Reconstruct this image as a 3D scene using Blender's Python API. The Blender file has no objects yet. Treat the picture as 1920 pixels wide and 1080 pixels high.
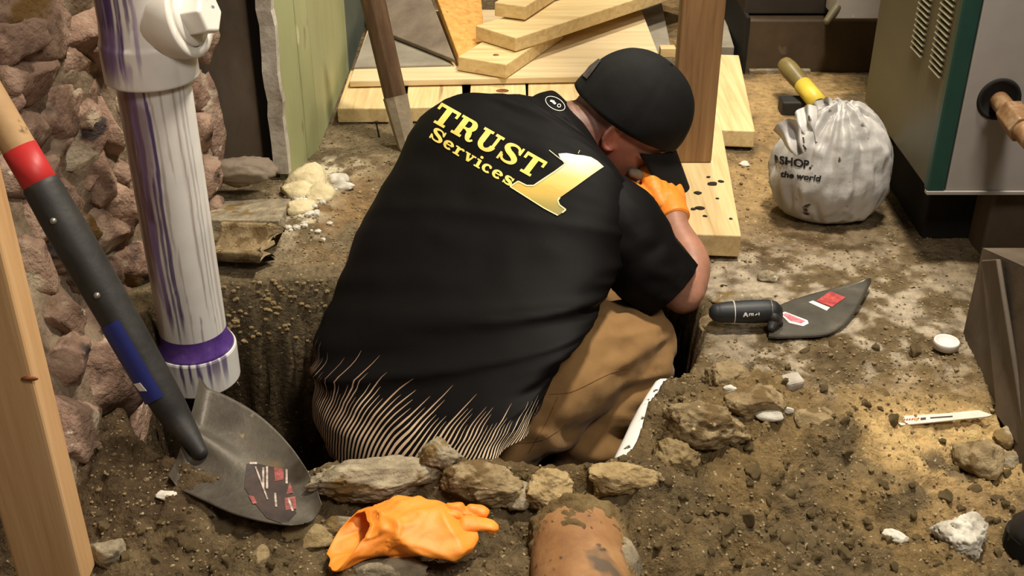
import bpy, bmesh, math, random
import numpy as np
from mathutils import Vector, Matrix
from mathutils.bvhtree import BVHTree
from mathutils.geometry import tessellate_polygon

SC = bpy.context.scene
COL = SC.collection
rng = np.random.default_rng(7)

# ------------------------------------------------------------------ camera, light, exposure
CAM_H = 1.05          # eye height above the cellar floor
FPX = 2200.0          # focal length in pixels of the 1920 wide frame
PITCH = math.radians(30)
cam_d = bpy.data.cameras.new('camera')
cam_d.sensor_width = 36.0
cam_d.lens = 36.0 * FPX / 1920.0
cam_d.clip_start = 0.02
cam_o = bpy.data.objects.new('camera', cam_d)
COL.objects.link(cam_o)
cam_o.location = (0, 0, CAM_H)
cam_o.rotation_euler = (math.radians(90) - PITCH, 0, 0)
SC.camera = cam_o

SC.view_settings.view_transform = 'Standard'
SC.view_settings.look = 'None'
SC.view_settings.gamma = 1.0
SC.view_settings.use_curve_mapping = False
SC.view_settings.exposure = 0.0

world = bpy.data.worlds.new('world')
SC.world = world
world.use_nodes = True
world.node_tree.nodes['Background'].inputs[0].default_value = (1.0, 0.88, 0.72, 1)
world.node_tree.nodes['Background'].inputs[1].default_value = 0.10


def lamp(name, loc, aim, power, size, color=(1.0, 0.90, 0.75)):
    l = bpy.data.lights.new(name, 'AREA')
    l.energy = power
    l.shape = 'DISK'
    l.size = size
    l.color = color
    o = bpy.data.objects.new(name, l)
    COL.objects.link(o)
    o.location = loc
    o.rotation_euler = (Vector(aim) - Vector(loc)).to_track_quat('-Z', 'Y').to_euler()
    return o


lamp('ceiling_or_fill_lamp', (0.55, 1.75, 2.35), (0.35, 1.9, 0), 66, 0.24)
lamp('ceiling_or_fill_lamp', (0.45, 3.1, 2.35), (0.15, 3.05, 0), 42, 0.24)
lamp('ceiling_or_fill_lamp', (0.8, 0.1, 2.2), (-0.3, 1.5, 0.1), 27, 0.6, (1.0, 0.92, 0.82))  # added fill light from the front right, brightens the rubble wall

# ------------------------------------------------------------------ helpers
CP, SP = math.cos(PITCH), math.sin(PITCH)


def W(px, py, d):
    """world point at depth d along the view axis that the photograph shows at pixel px, py"""
    u = (px - 960) / FPX
    v = (py - 540) / FPX
    return np.array((d * u, d * (CP - v * SP), CAM_H + d * (-SP - v * CP)))


def G(px, py, z=0.0):
    """world point on the horizontal plane z"""
    v = (py - 540) / FPX
    return W(px, py, (CAM_H - z) / (SP + v * CP))


def lin(c):
    c = np.asarray(c, float) / 255.0
    return tuple(np.where(c <= 0.04045, c / 12.92, ((c + 0.055) / 1.055) ** 2.4))


def _h(ix, iy, iz, s):
    n = (ix * 374761393 + iy * 668265263 + iz * 1440662683 + s * 974711) & 0xffffffff
    n = ((n ^ (n >> 13)) * 1274126177) & 0xffffffff
    n = ((n ^ (n >> 16)) * 2246822519) & 0xffffffff
    return ((n ^ (n >> 15)) & 0xffff) / 65535.0


def vn(P, seed=0):
    P = np.asarray(P, float)
    I = np.floor(P).astype(np.int64)
    F = P - I
    F = F * F * (3 - 2 * F)
    r = 0
    for a in (0, 1):
        wa = F[:, 0] if a else 1 - F[:, 0]
        for b in (0, 1):
            wb = F[:, 1] if b else 1 - F[:, 1]
            for c in (0, 1):
                wc = F[:, 2] if c else 1 - F[:, 2]
                r = r + wa * wb * wc * _h(I[:, 0] + a, I[:, 1] + b, I[:, 2] + c, seed)
    return r * 2 - 1


def fbm(P, sc=1.0, octv=4, seed=0, gain=0.5):
    P = np.asarray(P, float) * sc
    a, s, r = 1.0, 0.0, 0
    for k in range(octv):
        r = r + a * vn(P + 17.3 * k, seed + k)
        s += a
        a *= gain
        P = P * 2.03
    return r / s


def smooth(e0, e1, x):
    t = np.clip((np.asarray(x, float) - e0) / (e1 - e0), 0, 1)
    return t * t * (3 - 2 * t)


def mesh_from(v, f, name='m', smooth_shade=True):
    me = bpy.data.meshes.new(name)
    me.from_pydata([tuple(map(float, p)) for p in v], [], [tuple(int(i) for i in q) for q in f])
    if smooth_shade:
        me.polygons.foreach_set('use_smooth', [True] * len(me.polygons))
    me.update()
    return me


def grid_mesh(P, name='m', closed_u=False):
    """P (n, m, 3) array of points -> quad grid mesh, fast"""
    n, m = P.shape[:2]
    i = np.arange(n * m).reshape(n, m)
    if closed_u:
        i = np.concatenate([i, i[:, :1]], axis=1)
    q = np.stack([i[:-1, :-1], i[:-1, 1:], i[1:, 1:], i[1:, :-1]], -1).reshape(-1, 4)
    me = bpy.data.meshes.new(name)
    me.vertices.add(n * m)
    me.vertices.foreach_set('co', P.reshape(-1).astype(np.float32))
    me.loops.add(q.size)
    me.loops.foreach_set('vertex_index', q.reshape(-1).astype(np.int32))
    me.polygons.add(len(q))
    me.polygons.foreach_set('loop_start', np.arange(0, q.size, 4).astype(np.int32))
    me.polygons.foreach_set('use_smooth', [True] * len(q))
    me.update(calc_edges=True)
    return me


def loft(rings, cap=True):
    """rings: list of (m,3) arrays -> verts, faces"""
    R = np.array(rings)
    n, m = R.shape[:2]
    v = [tuple(p) for p in R.reshape(-1, 3)]
    f = []
    for i in range(n - 1):
        for j in range(m):
            k = (j + 1) % m
            f.append((i * m + j, i * m + k, (i + 1) * m + k, (i + 1) * m + j))
    if cap:
        f.append(tuple(range(m - 1, -1, -1)))
        f.append(tuple((n - 1) * m + j for j in range(m)))
    return v, f


def norm(a):
    a = np.asarray(a, float)
    return a / np.linalg.norm(a)


def spline(pts, n):
    """Catmull-Rom through rows of pts (any number of columns)"""
    P = np.asarray(pts, float)
    P = np.vstack([2 * P[0] - P[1], P, 2 * P[-1] - P[-2]])
    k = len(P) - 3
    out = []
    for t in np.linspace(0, k, n):
        i = min(int(t), k - 1)
        u = t - i
        a, b, c, d = P[i:i + 4]
        out.append(0.5 * (2 * b + (c - a) * u + (2 * a - 5 * b + 4 * c - d) * u * u + (3 * b - a - 3 * c + d) * u ** 3))
    return np.array(out)


def tube_rings(pts, n=20, m=16, flat=1.0, up=None, round_ends=True):
    """pts rows (x, y, z, radius) -> rings along a smooth tapering tube"""
    S = spline(pts, n)
    c, r = S[:, :3], np.maximum(S[:, 3], 1e-4)
    t = np.gradient(c, axis=0)
    t /= np.linalg.norm(t, axis=1)[:, None]
    u = norm(up) if up is not None else np.array((0.0, 0.0, 1.0))
    if up is None and abs(t[0] @ u) > 0.9:
        u = np.array((1.0, 0, 0))
    th = np.linspace(0, 2 * math.pi, m, endpoint=False)
    rings = []

    def ring(c0, t0, rr):
        a = norm(np.cross(t0, u))
        b = np.cross(a, t0)
        return c0 + rr * (np.cos(th)[:, None] * a + flat * np.sin(th)[:, None] * b)
    if round_ends:
        for q in (0.1, 0.5, 0.85):
            rings.append(ring(c[0] - t[0] * r[0] * (1 - q) * 0.9, t[0], r[0] * math.sqrt(1 - (1 - q) ** 2)))
    for i in range(n):
        rings.append(ring(c[i], t[i], r[i]))
    if round_ends:
        for q in (0.85, 0.5, 0.1):
            rings.append(ring(c[-1] + t[-1] * r[-1] * (1 - q) * 0.9, t[-1], r[-1] * math.sqrt(1 - (1 - q) ** 2)))
    return rings


class MB:
    """collects shapes of ONE mesh"""
    def __init__(self):
        self.v, self.f, self.c = [], [], []

    def add(self, vf):
        v, f = vf
        o = len(self.v)
        self.v += [tuple(p) for p in v]
        self.f += [tuple(i + o for i in q) for q in f]
        return self

    def box(self, c, s, R=None):
        """box with centre c and full sizes s, R 3x3 columns are the axes"""
        s = np.asarray(s, float) / 2
        R = np.eye(3) if R is None else np.asarray(R)
        v = [np.asarray(c) + R @ (s * np.array(k)) for k in ((-1, -1, -1), (1, -1, -1), (1, 1, -1), (-1, 1, -1), (-1, -1, 1), (1, -1, 1), (1, 1, 1), (-1, 1, 1))]
        return self.add((v, [(0, 3, 2, 1), (4, 5, 6, 7), (0, 1, 5, 4), (1, 2, 6, 5), (2, 3, 7, 6), (3, 0, 4, 7)]))

    def tube(self, pts, n=20, m=16, **k):
        return self.add(loft(tube_rings(pts, n, m, **k)))

    def cyl(self, a, b, r0, r1=None, m=24):
        r1 = r0 if r1 is None else r1
        return self.add(loft(tube_rings([(*a, r0), (*b, r1)], 2, m, round_ends=False)))

    def mesh(self, name='m', sm=True):
        return mesh_from(self.v, self.f, name, sm)


def bevel_mesh(me, w=0.002, seg=2, ang=30):
    bm = bmesh.new()
    bm.from_mesh(me)
    ed = [e for e in bm.edges if len(e.link_faces) == 2 and e.calc_face_angle(0) > math.radians(ang)]
    bmesh.ops.bevel(bm, geom=ed, offset=w, segments=seg, affect='EDGES', profile=0.5)
    bm.to_mesh(me)
    bm.free()
    me.polygons.foreach_set('use_smooth', [False] * len(me.polygons))
    return me


def remesh(me, voxel=0.006, smooth_n=4):
    """one continuous surface from overlapping closed shapes"""
    o = bpy.data.objects.new('tmp', me)
    COL.objects.link(o)
    m = o.modifiers.new('r', 'REMESH')
    m.mode = 'VOXEL'
    m.voxel_size = voxel
    m.use_smooth_shade = True
    if smooth_n:
        s = o.modifiers.new('s', 'SMOOTH')
        s.factor = 0.5
        s.iterations = smooth_n
    dg = bpy.context.evaluated_depsgraph_get()
    res = bpy.data.meshes.new_from_object(o.evaluated_get(dg))
    bpy.data.objects.remove(o)
    res.polygons.foreach_set('use_smooth', [True] * len(res.polygons))
    return res


def co_of(me):
    a = np.empty(len(me.vertices) * 3, np.float32)
    me.vertices.foreach_get('co', a)
    return a.reshape(-1, 3).astype(float)


def no_of(me):
    a = np.empty(len(me.vertices) * 3, np.float32)
    me.vertex_normals.foreach_get('vector', a)
    return a.reshape(-1, 3).astype(float)


def set_co(me, P):
    me.vertices.foreach_set('co', P.astype(np.float32).reshape(-1))
    me.update()


def set_col(me, C, name='Col'):
    """per-vertex pigment"""
    a = me.color_attributes.new(name, 'FLOAT_COLOR', 'POINT')
    C = np.concatenate([np.asarray(C, float), np.ones((len(C), 1))], 1)
    a.data.foreach_set('color', C.astype(np.float32).reshape(-1))


def bvh_of(me):
    return BVHTree.FromPolygons([tuple(p) for p in co_of(me)], [tuple(p.vertices) for p in me.polygons])


def root(name, label, cat, loc, group=None, kind=None):
    o = bpy.data.objects.new(name, None)
    COL.objects.link(o)
    o.location = tuple(map(float, loc))
    o['label'] = label
    o['category'] = cat
    if group:
        o['group'] = group
    return o


def world_loc(o):
    p = Vector((0, 0, 0))
    while o is not None:
        p = p + Vector(o.location)
        o = o.parent
    return p


def obj(name, me, material, parent=None, label=None, cat=None, group=None, kind=None, loc=None):
    """link a mesh given in world coordinates as one object; its origin goes to the parent's place (or loc)"""
    base = world_loc(parent) if parent is not None else Vector((0, 0, 0))
    here = Vector(tuple(map(float, loc))) if loc is not None else base
    if here.length > 0:
        me.transform(Matrix.Translation(-here))
    o = bpy.data.objects.new(name, me)
    COL.objects.link(o)
    o.location = here - base
    if parent is not None:
        o.parent = parent
    mats = material if isinstance(material, (list, tuple)) else [material]
    if not me.materials:
        for m in mats:
            me.materials.append(m)
    if label:
        o['label'] = label
    if cat:
        o['category'] = cat
    if group:
        o['group'] = group
    if kind:
        o['kind'] = kind
    return o


# ------------------------------------------------------------------ materials
def mat(name, cols, scale=8.0, detail=6.0, rough=0.8, bump=0.0, bscale=40.0, stretch=(1, 1, 1), metallic=0.0,
        attr=None, spec=0.4, rand=0.0, speck=None, alpha=None, rough_var=0.0, dist=0.004, sheen=0.0, distort=0.0):
    """cols: list of (position, (r,g,b) 0..255) over a noise; attr: multiply a pigment attribute; speck: (rgb, scale, amount)"""
    m = bpy.data.materials.new(name)
    m.use_nodes = True
    nt = m.node_tree
    N, L = nt.nodes, nt.links
    b = N['Principled BSDF']
    b.inputs['Roughness'].default_value = rough
    b.inputs['Metallic'].default_value = metallic
    b.inputs['Specular IOR Level'].default_value = spec
    if sheen:
        b.inputs['Sheen Weight'].default_value = sheen
        b.inputs['Sheen Roughness'].default_value = 0.5
    tc = N.new('ShaderNodeTexCoord')
    mp = N.new('ShaderNodeMapping')
    mp.inputs['Scale'].default_value = stretch
    L.new(tc.outputs['Object'], mp.inputs['Vector'])
    vec = mp.outputs[0]
    if rand:
        oi = N.new('ShaderNodeObjectInfo')
        va = N.new('ShaderNodeVectorMath')
        va.operation = 'ADD'
        sc = N.new('ShaderNodeMath')
        sc.operation = 'MULTIPLY'
        sc.inputs[1].default_value = 37.0
        L.new(oi.outputs['Random'], sc.inputs[0])
        cx = N.new('ShaderNodeCombineXYZ')
        L.new(sc.outputs[0], cx.inputs[0])
        L.new(sc.outputs[0], cx.inputs[1])
        L.new(vec, va.inputs[0])
        L.new(cx.outputs[0], va.inputs[1])
        vec = va.outputs[0]
    nz = N.new('ShaderNodeTexNoise')
    nz.inputs['Scale'].default_value = scale
    nz.inputs['Detail'].default_value = detail
    nz.inputs['Roughness'].default_value = 0.62
    nz.inputs['Distortion'].default_value = distort
    L.new(vec, nz.inputs['Vector'])
    cr = N.new('ShaderNodeValToRGB')
    el = cr.color_ramp.elements
    while len(el) < len(cols):
        el.new(0.5)
    for e, (p, c) in zip(el, cols):
        e.position = p
        e.color = (*lin(c), 1)
    L.new(nz.outputs['Fac'], cr.inputs[0])
    out = cr.outputs[0]

    def mix(kind, fac, a, bb):
        x = N.new('ShaderNodeMix')
        x.data_type = 'RGBA'
        x.blend_type = kind
        if isinstance(fac, (int, float)):
            x.inputs[0].default_value = fac
        else:
            L.new(fac, x.inputs[0])
        for s, q in ((6, a), (7, bb)):
            if isinstance(q, tuple):
                x.inputs[s].default_value = (*q, 1)
            else:
                L.new(q, x.inputs[s])
        return x.outputs[2]
    if attr:
        at = N.new('ShaderNodeAttribute')
        at.attribute_name = attr
        out = mix('MULTIPLY', 1.0, out, at.outputs['Color'])
    if rand:
        mr = N.new('ShaderNodeMapRange')
        mr.inputs[3].default_value = 1 - rand
        mr.inputs[4].default_value = 1 + rand
        L.new(oi.outputs['Random'], mr.inputs[0])
        out = mix('MULTIPLY', 1.0, out, mr.outputs[0])
    for sp in (speck if isinstance(speck, list) else [speck] if speck else []):
        n2 = N.new('ShaderNodeTexNoise')
        n2.inputs['Scale'].default_value = sp[1]
        n2.inputs['Detail'].default_value = 3
        if len(sp) > 3:
            mp2 = N.new('ShaderNodeMapping')
            mp2.inputs['Scale'].default_value = sp[3]
            L.new(tc.outputs['Object'], mp2.inputs[0])
            L.new(mp2.outputs[0], n2.inputs['Vector'])
        else:
            L.new(vec, n2.inputs['Vector'])
        r2 = N.new('ShaderNodeValToRGB')
        r2.color_ramp.elements[0].position = sp[2]
        r2.color_ramp.elements[1].position = min(1, sp[2] + 0.05)
        L.new(n2.outputs['Fac'], r2.inputs[0])
        out = mix('MIX', r2.outputs[0], out, lin(sp[0]))
    L.new(out, b.inputs['Base Color'])
    if rough_var:
        rr = N.new('ShaderNodeMapRange')
        rr.inputs[3].default_value = rough - rough_var
        rr.inputs[4].default_value = rough + rough_var
        L.new(nz.outputs['Fac'], rr.inputs[0])
        L.new(rr.outputs[0], b.inputs['Roughness'])
    if bump:
        n3 = N.new('ShaderNodeTexNoise')
        n3.inputs['Scale'].default_value = bscale
        n3.inputs['Detail'].default_value = 8
        n3.inputs['Roughness'].default_value = 0.6
        L.new(vec, n3.inputs['Vector'])
        bp = N.new('ShaderNodeBump')
        bp.inputs['Strength'].default_value = bump
        bp.inputs['Distance'].default_value = dist
        L.new(n3.outputs['Fac'], bp.inputs['Height'])
        L.new(bp.outputs[0], b.inputs['Normal'])
    return m


def flat_mat(name, c, rough=0.6, metallic=0.0, spec=0.4):
    return mat(name, [(0.3, tuple(0.92 * x for x in c)), (0.7, c)], 30, rough=rough, metallic=metallic, spec=spec)


def wood(name, dark, mid, light, ax, scale=3.0, rough=0.65, bump=0.25, rand=0.0, speck=None):
    """grain runs along axis ax"""
    st = [22.0, 22.0, 22.0]
    st[ax] = 1.2
    return mat(name, [(0.25, dark), (0.5, mid), (0.75, light)], scale, 6, rough, bump, 12, tuple(st), rand=rand, speck=speck, distort=0.6, dist=0.002)


M = {}
M['soil'] = mat('soil', [(0.2, (150, 145, 140)), (0.5, (215, 212, 208)), (0.8, (255, 250, 240))], 55, 8, 0.95, 1.0, 95, attr='Col', spec=0.12, dist=0.014, speck=[((196, 180, 146), 150, .66), ((62, 50, 32), 70, .67)])
M['clod'] = mat('clod', [(0.25, (126, 106, 74)), (0.5, (162, 140, 100)), (0.8, (190, 170, 128))], 34, 8, 0.95, 1.0, 110, rand=0.2, spec=0.12, dist=.006)
M['mud'] = mat('mud', [(0.25, (84, 68, 44)), (0.5, (116, 97, 65)), (0.8, (150, 130, 92))], 34, 8, 0.95, 1.0, 110, spec=0.12, dist=.006)
M['gravel'] = mat('gravel', [(0.25, (92, 78, 54)), (0.5, (126, 108, 78)), (0.8, (168, 150, 116))], 40, 6, 0.9, 0.4, 120, spec=0.2)
M['rock_grey'] = mat('rock_grey', [(0.25, (104, 94, 78)), (0.5, (152, 140, 116)), (0.8, (198, 184, 156))], 30, 9, 0.95, 1.0, 90, rand=0.12, spec=0.12, dist=.006, speck=[((128, 106, 68), 22, .55), ((206, 196, 172), 80, .68)])
M['plaster'] = mat('plaster', [(0.3, (168, 152, 116)), (0.5, (206, 192, 152)), (0.8, (226, 216, 186))], 20, 7, .9, .8, 70, spec=.15, dist=.006)
M['rock_white'] = mat('rock_white', [(0.3, (150, 142, 126)), (0.5, (205, 200, 186)), (0.8, (232, 228, 216))], 14, 6, 0.85, 0.5, 60, rand=0.08, spec=0.2)
M['rock_tan'] = mat('rock_tan', [(0.25, (108, 92, 66)), (0.5, (148, 129, 96)), (0.8, (190, 171, 134))], 30, 9, 0.95, 1.0, 100, rand=0.15, spec=0.12, dist=.006, speck=[((114, 94, 64), 20, .58), ((204, 186, 148), 90, .68)])
M['stone'] = mat('wall_stone', [(0.25, (92, 72, 60)), (0.42, (142, 114, 98)), (0.58, (172, 144, 124)), (0.8, (200, 180, 156))], 14, 9, 0.85, 1.0, 45, rand=0.2, spec=0.2, dist=0.016,
                 speck=[((120, 92, 50), 5, 0.63), ((206, 190, 164), 8, 0.60), ((72, 62, 60), 9, 0.65), ((212, 200, 178), 34, .68)])
M['mortar'] = mat('wall_mortar', [(0.25, (84, 70, 56)), (0.5, (136, 118, 98)), (0.8, (184, 168, 144))], 14, 9, 0.95, 1.0, 40, spec=0.15, dist=0.012)

# ------------------------------------------------------------------ the setting: ground with the dug hole
HOLE = np.array([G(*p)[:2] for p in ((392, 520), (470, 528), (560, 524), (650, 520), (760, 470), (950, 425), (1150, 425), (1270, 470), (1318, 540),
                                     (1325, 590), (1312, 660), (1292, 705), (1246, 742), (1225, 800), (1190, 868), (1130, 900), (1020, 896), (900, 884),
                                     (800, 892), (600, 912), (480, 930), (390, 922), (310, 890), (250, 830), (225, 740), (240, 640), (300, 545))])


def hole_sd(x, y):
    """signed distance to the rim, positive inside"""
    P = np.stack([x, y], -1)
    d = np.full(x.shape, 1e9)
    ins = np.zeros(x.shape, bool)
    n = len(HOLE)
    for i in range(n):
        a, b = HOLE[i], HOLE[(i + 1) % n]
        ab = b - a
        t = np.clip(((P - a) @ ab) / (ab @ ab), 0, 1)
        q = P - a - t[..., None] * ab
        d = np.minimum(d, np.hypot(q[..., 0], q[..., 1]))
        c = (a[1] > y) != (b[1] > y)
        xi = a[0] + (y - a[1]) / np.where(abs(b[1] - a[1]) < 1e-9, 1e-9, b[1] - a[1]) * ab[0]
        ins ^= c & (x < xi)
    return np.where(ins, d, -d)


def blob(x, y, px, py, rx, ry=None):
    c = G(px, py)
    ry = ry or rx
    return np.exp(-(((x - c[0]) / rx) ** 2 + ((y - c[1]) / ry) ** 2))


def ground_h(x, y, fine=True):
    P = np.stack([x, y, np.zeros_like(x)], -1)
    near = smooth(1.75, 1.35, y)                        # the dug soil lies on the near side
    right = smooth(0.1, 0.3, x)
    dug = np.clip(near + 0.0, 0, 1)
    h = 0.010 * fbm(P, 2.2, 3, 3)
    h += 0.055 * blob(x, y, 1450, 830, .20, .09) + 0.03 * blob(x, y, 1330, 780, .1, .05) + 0.02 * blob(x, y, 1500, 760, .12, .04)
    h += 0.035 * blob(x, y, 1250, 960, .16, .08) - 0.015 * blob(x, y, 1500, 980, .25, .03)
    h += -0.035 * blob(x, y, 1800, 860, .09, .07)
    h += 0.03 * blob(x, y, 260, 960, .1, .12) + 0.035 * blob(x, y, 760, 915, .16, .03) - 0.03 * blob(x, y, 860, 1000, .12, .05)
    h += 0.02 * blob(x, y, 590, 400, .06, .12)
    if fine:
        f = fbm(P, 16, 4, 11, 0.6)
        g = 1 - np.abs(fbm(P, 34, 3, 21))
        h += (0.004 + 0.022 * dug) * f + (0.002 + 0.017 * dug) * (g - 0.7) + (0.0012 + 0.006 * dug) * (1 - 2 * np.abs(fbm(P, 85, 3, 5)))
    return h


xs = np.concatenate([np.arange(-1.3, -0.75, .02), np.arange(-0.75, 1.0, .0058), np.arange(1.0, 1.75, .02)])
ys = np.concatenate([np.arange(0.55, 1.0, .012), np.arange(1.0, 2.35, .0056), np.arange(2.35, 4.6, .016)])
X, Y = np.meshgrid(xs, ys)
Xf, Yf = X.ravel(), Y.ravel()
Pf = np.stack([Xf, Yf, 0 * Xf], -1)
sd = hole_sd(Xf, Yf) + 0.014 * fbm(Pf, 14, 4, 31) + 0.004 * fbm(Pf, 60, 2, 33)
H0 = ground_h(Xf, Yf)
depth = 0.50 - 0.12 * smooth(-0.3, -0.5, Xf)
t = smooth(0.0, 0.05, sd)
bank = np.where(sd > 0, -0.02 * smooth(0, .01, sd), 0)
Z = H0 + bank - depth * t + t * 0.03 * fbm(np.stack([Xf, Yf, Xf * 0], -1), 18, 4, 41)
Z += 0.012 * smooth(-0.035, -0.005, sd) * smooth(0.004, -0.002, sd) * smooth(1.6, 1.45, Yf)   # spoil lip
Z -= 0.03 * smooth(2.0, 2.2, Yf) * smooth(.5, .62, Xf) * smooth(1.0, .9, Xf) * 0


def zone(c, w):
    global SOIL
    SOIL = SOIL * (1 - w[:, None]) + np.array(lin(c)) * w[:, None]


SOIL = np.tile(np.array(lin((112, 96, 68))), (len(Xf), 1))
n1 = fbm(Pf, 5, 4, 51)
n2 = fbm(Pf, 13, 4, 52)
n3 = fbm(Pf, 40, 3, 53)
k = lambda c, e=0.25: smooth(-e, e, c)
zone((142, 116, 76), smooth(2.2, 2.5, Yf) * k(n2 + .1) * smooth(-.1, .2, Xf))                     # sand far right
zone((176, 146, 96), np.clip(1.1 * blob(Xf, Yf, 1500, 190, .35, .22) + .8 * blob(Xf, Yf, 1420, 350, .09, .25), 0, 1) * k(n2 + .12))
zone((116, 96, 68), np.clip(blob(Xf, Yf, 1500, 480, .28, .14), 0, 1) * k(n1 + .1))                # packed brown
zone((150, 138, 118), np.clip(blob(Xf, Yf, 1640, 590, .22, .2) + blob(Xf, Yf, 1390, 520, .1, .08) + blob(Xf, Yf, 1560, 700, .14, .07), 0, 1) * k(n2 + n3 * .5))   # cement dust
zone((92, 72, 42), np.clip(blob(Xf, Yf, 1660, 690, .12, .07), 0, 1) * k(n3 + n2, .2))
zone((176, 164, 144), np.clip(1.2 * blob(Xf, Yf, 1640, 600, .22, .22) + blob(Xf, Yf, 1390, 520, .12, .10) + blob(Xf, Yf, 1540, 690, .16, .09), 0, 1) * k(n3 * 1.1 + n2 * .9 - .02, .14) * .85)
zone((84, 66, 42), np.clip(blob(Xf, Yf, 1640, 660, .2, .12) + blob(Xf, Yf, 1480, 480, .25, .12), 0, 1) * k(-n3 * 1.1 + n1 - .15, .14) * .75)
zone((128, 106, 66), smooth(1.62, 1.45, Yf) * smooth(0.15, .3, Xf) * k(n2 + .2) * .9)             # dug soil
zone((104, 86, 56), smooth(1.5, 1.3, Yf) * k(n2 + .1) * smooth(.35, .1, Xf))
zone((206, 174, 114), np.clip(1.5 * blob(Xf, Yf, 1785, 845, .13, .10), 0, 1) * k(n2 + .25))       # yellow sand
zone((150, 124, 82), np.clip(blob(Xf, Yf, 1860, 940, .1, .07), 0, 1) * k(n2 + .15))
zone((120, 106, 80), smooth(0.0, -.1, Xf) * smooth(1.7, 1.85, Yf) * smooth(2.75, 2.6, Yf))        # slab behind the hole
zone((140, 104, 56), np.clip(blob(Xf, Yf, 640, 400, .07, .22), 0, 1) * k(n2 + .1) * .7)
zone((206, 196, 168), np.clip(1.2 * blob(Xf, Yf, 580, 380, .05, .16) + .8 * blob(Xf, Yf, 640, 310, .07, .06), 0, 1) * k(n3 + n2 * .8 + .1, .15))
zone((86, 70, 50), smooth(-.25, -.4, Xf) * smooth(1.6, 1.4, Yf) * k(n2 + .2))
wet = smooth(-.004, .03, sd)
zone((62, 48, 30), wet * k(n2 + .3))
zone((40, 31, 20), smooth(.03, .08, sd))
SOIL = SOIL * .86 + .14 * (SOIL @ np.array((.3, .55, .15)))[:, None] * np.array((1.06, 1.0, .86))
SOIL *= (1 + 0.26 * n3 + 0.16 * n2)[:, None]
P3 = np.stack([Xf, Yf, Z], -1)
wall_m = smooth(.004, .02, sd) * smooth(.10, .06, sd)
Xd = Xf + wall_m * .022 * fbm(P3, 16, 4, 44)
Yd = Yf + wall_m * (.022 * fbm(P3, 16, 4, 45) + .010 * fbm(P3, 50, 3, 46))
SOIL *= (1 + .3 * wall_m * fbm(P3, 30, 3, 47))[:, None]
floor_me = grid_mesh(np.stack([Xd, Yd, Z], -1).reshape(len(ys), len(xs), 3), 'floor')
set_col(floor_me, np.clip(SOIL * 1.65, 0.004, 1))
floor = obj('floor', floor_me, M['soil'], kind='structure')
BV = bvh_of(floor_me)


def floor_z(x, y):
    hit = BV.ray_cast(Vector((x, y, 0.6)), Vector((0, 0, -1)))
    return hit[0].z if hit[0] is not None else 0.0


# ---- loose clods and gravel
def ico(sub=2):
    bm = bmesh.new()
    bmesh.ops.create_icosphere(bm, subdivisions=sub, radius=1.0)
    v = np.array([tuple(p.co) for p in bm.verts])
    f = [tuple(q.index for q in p.verts) for p in bm.faces]
    bm.free()
    return v, f


ICO = {s: ico(s) for s in (1, 2, 3, 4, 5)}


def rock_vf(size, seed, sub=3, cuts=9, rough=0.18, fr=1.6, blunt=0.72):
    v, f = ICO[sub]
    r = np.random.default_rng(seed)
    v = v.copy()
    for _ in range(cuts):
        n = norm(r.normal(size=3))
        d = v @ n
        lim = r.uniform(blunt - .12, blunt + .18)
        v = v - np.maximum(d - lim, 0)[:, None] * n * 0.92
    v = v * (1 + rough * fbm(v + seed * 3.1, fr, 4, seed))[:, None]
    if sub >= 3:
        v = v * (1 + rough * .35 * (1 - 2 * np.abs(fbm(v * 1.0 + seed, fr * 4, 3, seed + 7))))[:, None]
    if sub >= 4:
        q_ = v + seed * 2.3
        v = v * (1 + rough * .22 * fbm(q_, 9, 3, seed + 9, .65) - rough * .30 * smooth(.25, .7, fbm(q_, 4.5, 2, seed + 11)))[:, None]
    return v * np.asarray(size), f


CLOD = []
for s in range(7):
    v, f = rock_vf((1, .9, .65), 300 + s, 3, 9, .35, 2.2, .6)
    CLOD.append(mesh_from(v, f, 'clod'))
    CLOD[-1].materials.append(M['clod'])
SMALL = [rock_vf((1, .85, .65), 400 + s, 1, 5, .25) for s in range(6)]


def in_hole(x, y, margin=0.0):
    return float(hole_sd(np.array([x]), np.array([y]))[0]) > margin


spots = []
rr = np.random.default_rng(5)
while len(spots) < 200:
    px, py = rr.uniform(180, 1900), rr.uniform(640, 1075)
    if py < 860 and px < 1250:
        continue
    if 560 < px < 960 and py < 1070 or 960 < px < 1215 and py > 930 or px < 620 and 740 < py < 1010:
        continue
    if 1320 < px < 1640 and py < 640 or px > 1780 and py < 760:
        continue
    dens = 1.0 if px < 1300 or py > 880 else 0.35
    if py < 740 and px > 1500:
        dens = 0.2
    if 1650 < px < 1870 and 760 < py < 920:
        dens = 0.12
    if rr.uniform() > dens:
        continue
    p = G(px, py)
    if in_hole(p[0], p[1], -.012):
        continue
    spots.append((p[0], p[1], rr.uniform(.004, .0095) * (1.7 if rr.uniform() < .10 else 1)))
for i, (x, y, r) in enumerate(spots):
    o = bpy.data.objects.new('clod', CLOD[i % 7])
    COL.objects.link(o)
    o.location = (x, y, floor_z(x, y) + r * .12)
    o.scale = (r, r, r)
    o.rotation_euler = tuple(rr.uniform(0, 6.28, 3))
    o.parent = floor

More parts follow.
